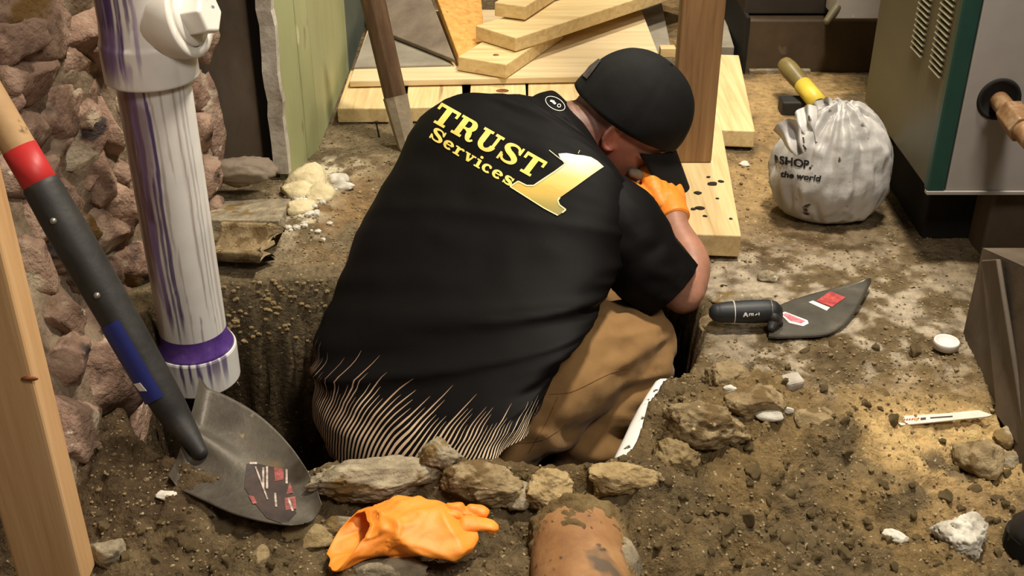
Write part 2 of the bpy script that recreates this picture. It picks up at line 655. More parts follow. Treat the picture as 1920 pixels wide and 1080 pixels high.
mb = MB()
for i in range(5200):
    if i < 2600:
        px, py = rr.uniform(170, 1910), rr.uniform(620, 1080)
    elif i < 4300:
        px, py = rr.uniform(1250, 1800), rr.uniform(240, 760)
    else:
        px, py = rr.uniform(500, 760), rr.uniform(205, 500)
    p = G(px, py)
    if in_hole(p[0], p[1], -.004) or (1320 < px < 1640 and 520 < py < 640):
        continue
    r = rr.uniform(.0010, .0034) * (1.0 if rr.uniform() > .05 else 1.8)
    v, f = SMALL[i % 6]
    a = rr.uniform(0, 6.28)
    c, s_ = math.cos(a), math.sin(a)
    v = v * r
    v = np.stack([v[:, 0] * c - v[:, 1] * s_, v[:, 0] * s_ + v[:, 1] * c, v[:, 2]], -1)
    mb.add((v + (p[0], p[1], floor_z(p[0], p[1]) + r * .3), f))
obj('gravel', mb.mesh('gravel', False), M['gravel'], floor, kind='stuff')
mb = MB()
for i in range(130):                                   # stones sticking out of the cut bank
    px, py = rr.uniform(405, 660), rr.uniform(525, 640)
    q = BV.ray_cast(Vector((0, 0, CAM_H)), Vector(tuple(W(px, py, 1.0) - np.array((0, 0, CAM_H)))))
    if q[0] is None:
        continue
    r = rr.uniform(.002, .007) * (1 if rr.uniform() < .8 else 1.5)
    v, f = SMALL[i % 6]
    mb.add((v * r + np.array(q[0]), f))
obj('bank_gravel', mb.mesh('bank_gravel', False), M['clod'], floor, kind='stuff')

# ------------------------------------------------------------------ rubble stone wall on the left
def wall_x(y, z):
    x = -.77 + .125 * smooth(1.55, 2.2, y)
    return x + .16 * smooth(.36, .0, z) * (1 - .75 * smooth(1.5, 1.66, y)) * smooth(1.1, 1.25, y)


def on_wall(px, py):
    p0 = np.array((0, 0, CAM_H))
    dr = W(px, py, 1.0) - p0
    for s in np.arange(1.0, 3.2, .006):
        p = p0 + dr * s
        if p[0] < wall_x(p[1], p[2]) or p[1] > 2.17:
            return p, s
    return p, s


ys_w = np.arange(.75, 2.20, .012)
zs_w = np.arange(-.62, 1.25, .012)
YW, ZW = np.meshgrid(ys_w, zs_w)
PW = np.stack([0 * YW.ravel(), YW.ravel(), ZW.ravel()], -1)
XW = wall_x(YW.ravel(), ZW.ravel()) + .004 + .034 * fbm(PW, 9, 5, 61)
front = grid_mesh(np.stack([XW, YW.ravel(), ZW.ravel()], -1).reshape(YW.shape + (3,)), 'wall_left')
wall_left = obj('wall_left', front, M['mortar'], kind='structure')
STONES = [(70, 40, 230, 130), (140, 62, 110, 80), (45, 145, 125, 110), (135, 128, 105, 95), (185, 95, 60, 80), (100, 205, 115, 85), (172, 185, 70, 120),
          (45, 245, 110, 90), (150, 270, 90, 120), (85, 310, 100, 90), (200, 255, 55, 120), (185, 345, 80, 110), (120, 390, 100, 90), (225, 400, 70, 130),
          (190, 440, 90, 90), (60, 420, 80, 100), (250, 500, 70, 110), (215, 520, 80, 80), (270, 590, 60, 100), (165, 520, 90, 80),
          (75, 530, 90, 120), (110, 600, 80, 90), (200, 620, 150, 130), (190, 720, 190, 170), (120, 690, 100, 110), (235, 830, 170, 130), (140, 800, 110, 110),
          (290, 690, 80, 110), (160, 890, 90, 80), (225, 40, 60, 90), (245, 130, 60, 90), (370, 250, 60, 90), (385, 330, 70, 70), (365, 170, 50, 80), (375, 60, 60, 110),
          (330, 60, 60, 110), (320, 400, 70, 100), (20, 1010, 70, 90), (15, 60, 120, 90), (170, 330, 60, 70), (105, 465, 80, 80), (145, 445, 70, 60), (30, 330, 100, 90), (15, 190, 90, 80), (150, 225, 70, 60), (215, 320, 50, 70), (100, 260, 70, 60), (235, 225, 50, 90), (340, 280, 60, 80), (390, 400, 50, 50), (300, 470, 60, 80)]
for i, (px, py, w, h) in enumerate(STONES):
    p, d = on_wall(px, py)
    sx = .052 if w < 120 else .066
    v, f = rock_vf((sx, .70 * w * d / FPX * 1.2, .66 * h * d / FPX * 1.1), 500 + i, 4, 16, .17, 2.0, .62)
    a = rr.uniform(-.25, .25)
    v = np.stack([v[:, 0], v[:, 1] * math.cos(a) - v[:, 2] * math.sin(a), v[:, 1] * math.sin(a) + v[:, 2] * math.cos(a)], -1)
    yaw = -.25
    v = np.stack([v[:, 0] * math.cos(yaw) - v[:, 1] * math.sin(yaw), v[:, 0] * math.sin(yaw) + v[:, 1] * math.cos(yaw), v[:, 2]], -1)
    c = np.array((p[0] - sx * .25 + rr.uniform(-.012, .012), p[1], p[2]))
    obj('stone', mesh_from(v + c, f, 'stone'), M['stone'], wall_left, loc=c)

# ------------------------------------------------------------------ more of the setting
M['green'] = mat('green_paint', [(0.2, (128, 130, 92)), (0.5, (160, 163, 118)), (0.8, (178, 180, 136))], 3, 6, 0.5, 0.25, 20, (1, 1, .35), spec=.4,
                 speck=[((196, 190, 150), 26, .68), ((120, 96, 60), 17, .70)])
M['greygreen'] = mat('grey_green_paint', [(0.3, (70, 78, 70)), (0.7, (98, 106, 94))], 3, 5, .6, .1, 20)
M['trim_white'] = mat('chipped_white', [(0.25, (140, 128, 112)), (0.5, (190, 182, 168)), (0.8, (222, 216, 204))], 18, 6, .7, .5, 50)
M['dark_panel'] = mat('sooty_panel', [(0.25, (70, 60, 50)), (0.5, (122, 108, 92)), (0.8, (156, 144, 124))], 5, 8, .75, .6, 24, (1, 1, .45))
M['black_gap'] = flat_mat('gap_and_part_black', (22, 19, 16), .9)  # plain black for shaded gaps and voids, and for black parts
M['dark_wall'] = mat('dark_brown_wall', [(0.3, (38, 31, 25)), (0.6, (56, 46, 36)), (0.85, (72, 60, 46))], 4, 6, .8, .3, 20)
M['casing'] = mat('brown_steel', [(0.25, (50, 40, 30)), (0.5, (74, 60, 44)), (0.8, (92, 76, 56))], 6, 7, .6, .25, 30, speck=((120, 108, 90), 9, .7))
M['pine'] = [wood('pine_grain_%d' % a, (186, 156, 106), (212, 186, 134), (226, 204, 156), a, 3.0, .75, .2, .06, speck=((110, 78, 40), 1.3, .72)) for a in range(3)]
M['ply'] = wood('plywood', (196, 172, 128), (212, 190, 148), (222, 204, 166), 0, 2.0, .75, .15, .05, speck=((120, 92, 56), 1.6, .74))
M['grey_board'] = mat('grey_board', [(0.3, (120, 112, 98)), (0.6, (150, 142, 126)), (0.85, (170, 160, 140))], 7, 6, .8, .3, 40)
M['osb'] = wood('tan_board', (176, 122, 58), (214, 158, 84), (228, 178, 104), 2, 2.2, .7, .2, 0, speck=((110, 70, 30), 1.2, .66))


def slab(corners, thick, name='slab', bw=.0025):
    """solid from four corners of its front face (counter-clockwise seen from the front) and a thickness"""
    c = [np.asarray(q, float) for q in corners]
    n = norm(np.cross(c[1] - c[0], c[3] - c[0]))
    v = c + [q - n * thick for q in c]
    me = mesh_from(v, [(0, 1, 2, 3), (7, 6, 5, 4), (0, 4, 5, 1), (1, 5, 6, 2), (2, 6, 7, 3), (3, 7, 4, 0)], name, False)
    return bevel_mesh(me, bw, 2) if bw else me


def box_me(x0, x1, y0, y1, z0, z1, bw=.003, name='box'):
    mb = MB().box(((x0 + x1) / 2, (y0 + y1) / 2, (z0 + z1) / 2), (x1 - x0, y1 - y0, z1 - z0))
    me = mb.mesh(name, False)
    return bevel_mesh(me, bw, 2) if bw else me


obj('wall_back', box_me(-1.3, 1.75, 4.5, 4.6, -.1, 2.4, 0), M['dark_wall'], kind='structure')
obj('wall_right', box_me(1.7, 1.8, .5, 4.5, -.1, 2.4, 0), M['dark_wall'], kind='structure')

# painted board wall behind the hole
A, B, C_, D_ = np.array((-.474, 2.275)), np.array((-.430, 2.43)), np.array((-.424, 2.93)), np.array((-.440, 4.5))
gw = obj('wall_partition', mesh_from([(*p, z) for z in (-.05, 1.9) for p in (A + (-.03, .03), B + (-.03, 0), C_ + (-.03, 0), D_ + (-.03, 0), (-.66, 4.5), (-.66, 2.5), (-.50, 2.33))],
         [tuple(range(6, -1, -1)), tuple(range(7, 14))] + [(i, (i + 1) % 7, 7 + (i + 1) % 7, 7 + i) for i in range(7)], 'w', False), M['black_gap'], kind='structure')


def wall_board(p, q, z0, z1, th, m, name='board'):
    d = norm(np.array((*(q - p), 0)))
    a, b = np.array((*p, 0)) + d * .0015, np.array((*q, 0)) - d * .0015
    up0, up1 = np.array((0, 0, z0)), np.array((0, 0, z1))
    return obj(name, slab([a + up0, b + up0, b + up1, a + up1], th, name), m, gw)


wall_board(A, A + (B - A) * .62, .0, 1.9, .022, M['green'])
wall_board(A + (B - A) * .62, B, .005, 1.9, .018, M['green'])
for k_ in range(3):
    wall_board(B + (C_ - B) * k_ / 3, B + (C_ - B) * (k_ + 1) / 3, .01, 1.9, .02, M['green'])
for k_ in range(4):
    wall_board(C_ + (D_ - C_) * k_ / 4, C_ + (D_ - C_) * (k_ + 1) / 4, .0, 1.9, .02, M['greygreen'])
v = []
for i, z in enumerate(np.linspace(.02, 1.9, 60)):
    j = .003 * rr.uniform(-1, 1)
    for dx, dy in ((-.028, -.006), (.004, -.012), (.006, .008), (-.026, .012)):
        v.append((A[0] + dx + j, A[1] + dy + .002 * rr.uniform(-1, 1), z))
f = [(i * 4 + a, i * 4 + (a + 1) % 4, i * 4 + 4 + (a + 1) % 4, i * 4 + 4 + a) for i in range(59) for a in range(4)]
obj('trim_1', mesh_from(v, f, 'trim', False), M['trim_white'], kind='structure')

# sooty recess between rubble wall and painted boards
niche = obj('wall_recess', box_me(-.80, -.47, 2.40, 2.46, -.05, 1.6, .002), M['dark_panel'], kind='structure')
obj('panel', slab([(-.74, 2.372, .0), (-.535, 2.33, .0), (-.535, 2.345, 1.6), (-.74, 2.382, 1.6)], .02), M['dark_panel'], niche)
obj('gap_shade', slab([(-.533, 2.318, .02), (-.508, 2.30, .02), (-.508, 2.315, 1.6), (-.533, 2.333, 1.6)], .03), M['black_gap'], niche)  # black strip put in as the shade of the gap beside the panel

# crumbled plaster foot under the painted boards
mb = MB()
for i in range(90):
    px, py = rr.normal(570, 22), rr.normal(385, 34)
    if py < 335:
        continue
    p = G(px, py)
    if p[1] > 2.2 and p[0] < -.47:
        continue
    r = rr.uniform(.003, .011)
    v, f = rock_vf((r, r * .9, r * .7), 700 + i, 1, 5, .25)
    mb.add((v + (p[0], p[1], floor_z(p[0], p[1]) + r * .3), f))
obj('plaster_crumbs', mb.mesh('crumbs', False), M['rock_white'], floor, kind='stuff')
for i, (px, py, rx, ry, rz) in enumerate(((582, 352, .05, .05, .035), (560, 372, .04, .04, .025), (600, 382, .035, .03, .018), (630, 345, .03, .02, .016), (565, 405, .03, .028, .016))):
    p = G(px, py)
    v, f = rock_vf((rx, ry, rz), 800 + i, 3, 6, .25, 2)
    obj('plaster_lump', mesh_from(v + (p[0], p[1], floor_z(p[0], p[1])), f), M['plaster'] if i != 3 else M['rock_white'], floor, loc=(p[0], p[1], 0))

# ------------------------------------------------------------------ loose rocks
def rock(px, py, w, h, tall, m, label, name='rock', seed=1, sub=4, cuts=12, rough=.22, z=None, cat='rock', yaw=0.0, sink=.35, group=None):
    """stone whose footprint centre shows at px, py; w and h its sizes across and in depth (m)"""
    p = G(px, py)
    if z is None:
        for _ in range(4):
            p = G(px, py, floor_z(p[0], p[1]) + tall * (.5 - sink))
    v, f = rock_vf((w / 2, h / 2, tall / 2), seed, sub, cuts, rough, 1.8)
    c, s = math.cos(yaw), math.sin(yaw)
    v = np.stack([v[:, 0] * c - v[:, 1] * s, v[:, 0] * s + v[:, 1] * c, v[:, 2]], -1)
    zz = floor_z(p[0], p[1]) if z is None else z
    at = np.array((p[0], p[1], zz + tall / 2 - tall * sink))
    return obj(name, mesh_from(v + at, f, name), m, label=label, cat=cat, loc=at, group=group)


rock(1833, 858, .066, .085, .062, M['rock_tan'], 'large pale tan rock on the yellow sand below the saw blade', seed=11, yaw=.3, sink=.2)
rock(1800, 1005, .068, .07, .055, M['rock_white'], 'grey rock with a bright white face on the dirt near the black boot', seed=12, sub=5, rough=.34, yaw=.5)
q_ = G(1480, 742, floor_z(*G(1480, 742)[:2]))
rz_ = Matrix.Rotation(.35, 3, 'Z') @ Matrix.Rotation(.12, 3, 'X')
chip = bevel_mesh(MB().box(q_ + (0, 0, .014), (.030, .024, .040), np.array(rz_)).mesh('chip', False), .004, 2)
P_ = co_of(chip)
set_co(chip, P_ + .0015 * np.stack([fbm(P_, 60, 2, i) for i in (1, 2, 3)], -1))
obj('stone_chip', chip, mat('pale_stone', [(0.3, (160, 152, 138)), (0.7, (196, 189, 176))], 40, 6, .9, .5, 90, spec=.15), label='squared pale grey stone chip standing on the dust below the trowel', cat='rock', loc=q_)
rock(1444, 780, .042, .02, .016, M['rock_white'], 'flat oval cream pebble lying on the dug soil', 'pebble', seed=14, rough=.08)
rock(1478, 772, .02, .012, .01, M['rock_white'], 'small white sliver of stone next to the oval cream pebble', 'stone_chip', seed=15, rough=.1)
rock(1318, 792, .125, .075, .075, M['rock_tan'], 'broken chunk of layered concrete with a ragged pale top at the hole rim', 'concrete_chunk', seed=16, sub=5, rough=.3, sink=.25, yaw=-.1)
rock(1420, 760, .10, .06, .045, M['rock_tan'], 'rounded brown lump of soil behind the oval cream pebble', 'soil_lump', seed=17, sub=5, rough=.2, cat='lump')
rock(1530, 786, .06, .05, .035, M['rock_tan'], 'smooth tan stone half buried beside the grey dust', seed=18, rough=.1)
rock(1360, 715, .08, .06, .05, M['rock_tan'], 'lumpy soil clod at the hole rim below the trowel handle', 'soil_lump', seed=19, sub=5, rough=.25, cat='lump')
rock(1425, 705, .036, .03, .028, M['rock_grey'], 'round greyish pebble on the soil above the brown lump', 'pebble', seed=20, rough=.1)
rock(1388, 688, .03, .028, .024, M['rock_grey'], 'smaller round pebble against the lumpy clod at the rim', 'pebble', seed=21, rough=.12)
rock(1440, 520, .036, .03, .024, M['rock_grey'], 'angular grey stone on the packed floor above the trowel', 'stone_chip', seed=22, cuts=12)
rock(1385, 565, .10, .06, .03, M['rock_grey'], 'flat grey stone slab in the floor behind the trowel handle', 'stone_slab', seed=23, rough=.12, sink=.45)
rock(1335, 610, .045, .05, .03, M['rock_tan'], 'yellowish stone edge under the trowel grip', seed=24, sink=.6)
rock(1680, 1012, .035, .02, .018, M['rock_white'], 'white stone chip lying on the near dirt', 'stone_chip', seed=25, cuts=12, yaw=-.5)
rock(1370, 730, .022, .012, .012, M['rock_white'], 'tiny bone white splinter on the clod at the rim', 'stone_chip', seed=26)
rock(1272, 862, .075, .06, .06, M['clod'], 'dark damp clod at the rim beside the brown trousers', 'soil_lump', seed=27, sub=5, rough=.3, cat='lump')
rock(1160, 905, .10, .05, .05, M['clod'], 'black brown clod just below the trouser hem', 'soil_lump', seed=28, sub=5, rough=.3, cat='lump')
rock(708, 932, .185, .07, .06, M['rock_grey'], 'long grey broken concrete slab edge behind the orange glove', 'concrete_chunk', seed=29, sub=5, rough=.30, yaw=.22, sink=.35)
rock(898, 926, .115, .06, .058, M['rock_tan'], 'brown rounded stone set in the near rim below the shirt hem', seed=30, sub=5, rough=.32, sink=.4)
rock(818, 908, .06, .05, .052, M['rock_grey'], 'pointed grey stone on the rim under the shirt hem', seed=31, sub=5, rough=.3, cuts=12, sink=.3)
rock(972, 935, .05, .05, .04, M['rock_grey'], 'small pinkish grey stone beside the brown rim stone', 'stone_chip', seed=32, sink=.4)
rock(1030, 925, .075, .06, .045, M['clod'], 'crumbly dirt clod above the clay pipe end', 'soil_lump', seed=33, sub=5, rough=.3, cat='lump')
rock(640, 990, .05, .03, .03, M['rock_grey'], 'grey stone touching the cuff of the orange glove', seed=34)
rock(486, 1042, .026, .034, .026, M['rock_tan'], 'pale tan pebble in front of the shovel blade', 'pebble', seed=35, rough=.08)
rock(560, 1010, .1, .05, .035, M['clod'], 'yellow brown clod under the shovel tip', 'soil_lump', seed=36, rough=.3, cat='lump', sink=.6)
rock(710, 1068, .12, .05, .03, M['rock_grey'], 'flat grey stone peeking out in front of the orange glove', 'stone_slab', seed=37, sink=.5)
rock(205, 1035, .05, .04, .035, M['rock_grey'], 'dull grey stone at the foot of the near wooden stud', seed=38)
rock(310, 930, .035, .02, .014, M['rock_white'], 'pale flat chip beside the left corner of the shovel blade', 'stone_chip', seed=39)
rock(1395, 308, .028, .022, .014, M['rock_white'], 'pale stone flake in front of the cut plank end', 'stone_chip', seed=40)
rock(1888, 822, .045, .036, .028, M['rock_grey'], 'grey stone wedged against the brown cabinet base', seed=41)
rock(1890, 858, .036, .036, .028, M['rock_grey'], 'small grey stone squeezed between tan rock and cabinet', 'stone_chip', seed=42)
rock(640, 350, .05, .024, .02, M['rock_white'], 'flat bright white plaster chunk on the slab by the painted boards', 'plaster_chunk', seed=43, cuts=12, cat='plaster')
rock(1090, 700, .05, .05, .03, M['clod'], 'dark clod deep in the hole', 'soil_lump', seed=44, cat='lump', z=-.5)
rock(455, 376, .15, .06, .07, M['dark_panel'], 'dark broken stone lying in the sooty recess', 'broken_stone', seed=45, rough=.32, cuts=14, sink=.0, z=.028)
rock(398, 330, .07, .08, .26, M['stone'], 'upright sooty stone beside the white pipe', 'broken_stone', seed=46, rough=.3, cuts=12, sink=.0, z=-.03)

# stone ledge in the recess
p0, p1 = G(398, 437), G(540, 443)
lg = obj('stone_ledge', slab([W(388, 412, 2.28), W(523, 414, 2.24), W(545, 372, 2.38), W(400, 372, 2.42)], .07), M['rock_grey'],
         label='grey stone ledge with a dark front below the sooty recess', cat='ledge', loc=p0)

# broken clay half tile
def half_tile():
    n, m = 26, 18
    P = []
    a, b = W(392, 462, 2.19), W(498, 466, 2.16)
    ax = norm(b - a)
    up = np.array((0, 0, 1.0))
    sd_ = norm(np.cross(up, ax))
    L_ = np.linalg.norm(b - a)
    rings = []
    for i in range(n):
        s = i / (n - 1)
        row_o, row_i = [], []
        for j in range(m):
            th = math.pi * (.02 + .96 * j / (m - 1)) + math.pi
            jag = .012 * math.sin(j * 1.7) * (s > .9) + .01 * math.sin(j * .9 + 1) * s
            c = a + ax * (L_ * s + jag)
            d = sd_ * math.cos(th) * .062 + up * (math.sin(th) * .045)
            row_o.append(c + d + (0, 0, .025))
            row_i.append(c + d * .84 + (0, 0, .025))
        rings.append(row_o + row_i[::-1])
    return mesh_from(*loft(rings))


obj('clay_tile', half_tile(), M['rock_tan'], label='broken half round clay tile at the edge of the hole behind the white pipe', cat='tile', loc=G(450, 480))

# ------------------------------------------------------------------ planks and boards at the back
def board3(name, label, fl, fr, bk, ztop, thick, m, length=None, cat='board', group=None, nails=0, width=None):
    a, b, c = G(*fl, ztop), G(*fr, ztop), G(*bk, ztop)
    ld = c - b
    L_ = length or np.linalg.norm(ld)
    ld = norm(ld)
    wv = a - b
    wv = wv - (wv @ ld) * ld
    if width:
        wv = norm(wv) * width
    c2 = b + ld * L_
    return obj(name, slab([b, c2, c2 + wv, b + wv], thick, name), m, label=label, cat=cat, loc=b - np.array((0, 0, thick)), group=group)


PX, PY = M['pine'][0], M['pine'][1]
board3('floor_plank', 'short pine floor board nearest the painted wall, left of the stake', (632, 203), (727, 203), (740, 150), .045, .036, PY, .26)
board3('floor_plank', 'second short pine board from the painted wall, behind the leaning stake', (762, 200), (868, 200), (866, 150), .045, .036, PY, .6)
board3('floor_plank', 'pine floor board with a dark knot, third from the painted wall', (880, 194), (987, 194), (985, 150), .045, .036, PY, .6)
board3('floor_plank', 'pine floor board beside the back of the neck, fourth from the wall', (990, 188), (1092, 188), (1088, 150), .045, .036, PY, .6)
ply = obj('plywood_sheet', slab([G(655, 152, .064), G(1250, 140, .064), G(1203, 18, .064), G(702, 18, .064)][::1], .016), M['ply'],
          label='wide pale plywood sheet lying across the floor boards', cat='plywood', loc=G(900, 150, .046))
obj('grey_sheet', slab([G(664, 126, .069), G(846, 121, .069), G(742, 60, .069), G(690, 60, .069)], .004, bw=0), M['grey_board'],
    label='thin grey sheet flat on the plywood in front of the leaning panel', cat='sheet', loc=G(760, 120, .065))
obj('leaning_panel', slab([G(728, 62, .083), G(853, 112, .083), W(797, -30, 3.25), W(690, -60, 3.45)], .012), M['dark_panel'],
    label='dark grey panel leaning behind the stack of planks', cat='panel', loc=G(800, 100, .07))
obj('tan_board', slab([G(861, 108, .09), G(909, 78, .09), W(900, -40, 3.35), W(806, -40, 3.25)], .018), M['osb'],
    label='orange tan board with a dark crack standing behind the plank stack', cat='board', loc=G(880, 95, .07))
board3('plank', 'short thick plank at the bottom of the stack, knot on its top', (857, 107), (949, 121), (1036, 62), .102, .036, PX, .34)
board3('plank', 'long plank slanting across the middle of the stack', (904, 44), (967, 71), (1180, 2), .140, .036, PX, .78)
board3('plank', 'topmost plank of the stack, cut end facing the hole', (901, 20), (985, 12), (1050, -30), .180, .036, PX, .6)
board3('grey_plank', 'greyed board on the floor past the plywood edge', (1206, 108), (1262, 108), (1240, 0), .03, .02, M['grey_board'], .8)
obj('wood_offcut', box_me(*(lambda q: (q[0] - .02, q[0] + .02, q[1], q[1] + .03, .03, .055))(G(1252, 108, .03)), .002), PX, label='small pine offcut lying against the wooden post', cat='offcut', loc=G(1252, 108, .03))
board3('plank', 'bright pine plank with a cut end pointing at the hole, beside the post', (1342, 246), (1416, 246), (1386, 105), .046, .04, PY, .52)
board3('grey_plank', 'grey weathered board continuing behind the bright pine plank', (1336, 88), (1377, 88), (1350, 0), .05, .04, M['grey_board'], .30)
board3('plank', 'dirt spotted plank under the wooden post', (1250, 436), (1390, 442), (1346, 200), .05, .045, PY, .62)

M['post'] = wood('post_fir', (104, 74, 46), (136, 102, 66), (154, 120, 82), 2, 3, .6, .2, 0)
M['stud'] = wood('stud_spruce', (190, 146, 100), (210, 168, 118), (220, 182, 136), 2, 2.2, .6, .2, 0, speck=((120, 66, 34), 1.1, .70))
pb = G(1298, 306, .05)
post = root('wooden_post', 'brown wooden post standing on the dirt spotted plank behind the cap', 'post', pb)
obj('shaft', box_me(pb[0] - .046, pb[0] + .040, pb[1], pb[1] + .04, .05, 1.5, .004), M['post'], post)

sp = np.array((-.5615, 1.056, 0))
stud = root('wooden_stud', 'pale spruce stud with knots in the near corner by the rubble wall', 'stud', sp)
obj('shaft', box_me(-.601, -.522, 1.056, 1.102, floor_z(-.56, 1.08) - .01, 1.4, .004), M['stud'], stud)
M['knot'] = mat('knot', [(0.3, (96, 46, 24)), (0.7, (150, 92, 50))], 40, 4, .6)
for px, py, rx, rz in ((30, 543, .012, .006), (55, 711, .010, .003), (90, 800, .003, .011), (106, 850, .002, .012)):
    w_ = W(px, py, 1.0) - np.array((0, 0, CAM_H))
    s_ = 1.0545 / w_[1]
    c = w_ * s_ + np.array((0, 0, CAM_H))
    if not -.60 < c[0] < -.524:
        continue
    v, f = ICO[2]
    obj('knot', mesh_from(v * (rx, .0025, rz) + (c[0], 1.0555, c[2]), f), M['knot'], stud, label='dark red brown knot')

for lab, px, py, zt, rx, ry in (('pine floor board with a dark knot', 942, 170, .0455, .016, .012), ('short thick plank at the bottom', 930, 103, .1025, .008, .006)):
    pk = [o for o in SC.objects if o.get('label', '').startswith(lab)][0]
    v, f = ICO[2]
    obj('knot', mesh_from(v * (rx, ry, .002) + G(px, py, zt), f), M['knot'], pk, label='dark knot')

# ------------------------------------------------------------------ leaning stake
M['stake'] = mat('stake_wood', [(0.25, (58, 40, 26)), (0.5, (90, 66, 44)), (0.8, (120, 94, 66))], 4, 7, .75, .4, 30, (8, 8, .8))
M['mud_metal'] = mat('mud_metal', [(0.25, (96, 84, 66)), (0.5, (140, 126, 104)), (0.8, (176, 164, 140))], 12, 7, .75, .5, 40)
q0, q1, q2 = W(762, 268, 2.62), W(742, 185, 2.60), W(690, -40, 2.50)
st = root('digging_bar', 'dark brown bar with a muddy grey foot leaning behind the left shoulder', 'bar', q0)
mb = MB()
mb.add(loft(tube_rings([(*q1, .026), (*(q1 * .5 + q2 * .5), .0265), (*q2, .028)], 8, 8, round_ends=False)))
obj('shaft', bevel_mesh(mb.mesh('shaft', False), .002), M['stake'], st)
mb = MB()
mb.add(loft(tube_rings([(*(q0 + (q0 - q1) * .2), .017), (*q0, .022), (*(q1 + (q2 - q1) * .02), .028)], 8, 8, round_ends=False)))
obj('foot', mb.mesh('foot', False), M['mud_metal'], st, label='muddy grey metal foot')
nl = G(712, 262)
obj('nail', MB().cyl(nl + (0, 0, .0), nl + (-.006, .004, .04), .0022, .002, 8).cyl(nl + (-.006, .004, .04), nl + (-.0062, .0042, .043), .005, .005, 10).mesh('nail'),
    flat_mat('nail_iron', (44, 36, 30), .6), label='dark bent nail standing in the slab by the painted boards', cat='nail', loc=nl)

# ------------------------------------------------------------------ white plastic soil stack with cleanout
def pvc_mat(name, amount, zlo, zhi, brown=.62, wide=(26, 26, 1.1)):
    return mat(name, [(0.2, (196, 184, 160)), (0.5, (218, 210, 192)), (0.8, (232, 228, 216))], 5, 5, .38, .05, 30, spec=.5,
               speck=[((150, 128, 100), 1.0, brown, (18, 18, .9)), ((104, 78, 128), 1.0, amount, wide), ((58, 34, 104), 1.0, amount + .07, wide)])


M['pvc'] = pvc_mat('white_pvc_stained', .615, 0, 1)
M['pvc_fit'] = pvc_mat('white_pvc_fitting', .60, 0, 1, .75, (24, 24, 2.2))
M['pvc_clean'] = mat('white_pvc_plug', [(0.3, (226, 221, 208)), (0.7, (240, 238, 232))], 12, 5, .4, .05, 30, speck=((96, 90, 110), 30, .7))
M['primer'] = mat('purple_primer', [(0.3, (66, 40, 108)), (0.6, (96, 66, 140)), (0.85, (170, 150, 190))], 26, 5, .35)
PXc, PYc = -.556, 1.735
stack = root('soil_pipe', 'vertical white plastic pipe with purple primer runs and a cleanout plug', 'pipe', (PXc, PYc, -.13))


def ring_stack(prof, m=48, cx=PXc, cy=PYc):
    th = np.linspace(0, 2 * math.pi, m, endpoint=False)
    return [np.stack([cx + r * np.cos(th), cy + r * np.sin(th), np.full(m, z)], -1) for z, r in prof]


def dense(prof, n, m=200):
    S = np.array(prof, float)
    t_ = np.concatenate([[0], np.cumsum(np.linalg.norm(np.diff(S, axis=0), axis=1))])
    q_ = np.linspace(0, t_[-1], n)
    return mesh_from(*loft(ring_stack(np.stack([np.interp(q_, t_, S[:, 0]), np.interp(q_, t_, S[:, 1])], -1), m), False))


def drips(me, lst, seed, stain=.5):
    """run marks of purple primer and old brown water, as pigment on the plastic"""
    P_ = co_of(me)
    az = np.degrees(np.arctan2(P_[:, 1] - PYc, P_[:, 0] - PXc))
    z_ = P_[:, 2]
    az = az + 5 * fbm(np.stack([az * .0, z_ * 9, az * .02], -1), 1, 3, seed)
    C = np.tile(np.array(lin((238, 235, 229))), (len(P_), 1))
    C *= (1 - .10 * smooth(-.2, .6, fbm(P_, 14, 4, seed + 1)))[:, None]
    st_ = smooth(.12, .65, fbm(np.stack([az * .09, z_ * 2.2, 0 * az], -1), 1, 4, seed + 2)) * stain
    C = C * (1 - st_[:, None]) + st_[:, None] * np.array(lin((150, 122, 96)))
    for a, w, z0, z1, s_, col in lst:
        a = a + 20 if z0 > 0 else a
        taper = smooth(z1 - .01, z1 + .05, z_) * smooth(z0 + .01, z0 - .01, z_)
        ww = w * (.45 + .75 * taper + .45 * fbm(np.stack([z_ * 22, a + 0 * z_, 0 * z_], -1), 1, 3, seed + 3))
        m_ = smooth(1.15, .75, np.abs(az - a) / np.maximum(ww, .1)) * taper * s_
        m_ *= np.clip(1.05 + .7 * fbm(np.stack([az * .5, z_ * 16, 0 * az], -1), 1, 3, seed + 5), 0, 1)
        C = C * (1 - m_[:, None]) + m_[:, None] * np.array(lin(col))
    set_col(me, C)
    return me


PU, PL, PB = (70, 44, 112), (142, 118, 168), (120, 86, 74)
M['pvc_run'] = mat('white_pvc_run_marks', [(0.3, (236, 236, 236)), (0.7, (255, 255, 255))], 8, 4, .38, .05, 40, attr='Col', spec=.5)
obj('pipe', drips(dense([(-.12, .057), (.47, .057)], 260), [
    (-136, 9, .43, .10, .9, PU), (-128, 4, .43, -.02, .9, PU), (-122, 16, .43, .22, .55, PL), (-108, 2.5, .43, -.02, .9, PU), (-150, 12, .42, .05, .8, PB), (-122, 9, .40, .15, .5, PB), (-100, 2.0, .43, .12, .42, PB),
    (-84, 1.6, .43, .26, .42, PB), (-133, 8, .2, .02, .7, PL), (-116, 2, .28, -.05, .8, PU), (-64, 1.4, .43, .0, .45, PB), (-52, 1.6, .43, -.05, .42, PB), (-44, 1.4, .43, -.05, .42, PB), (-160, 12, .43, -.05, .42, PB),
    (-95, 1.2, .15, -.06, .42, PB), (-80, 1.4, .02, -.06, .6, PU)], 5, .45), M['pvc_run'], stack)
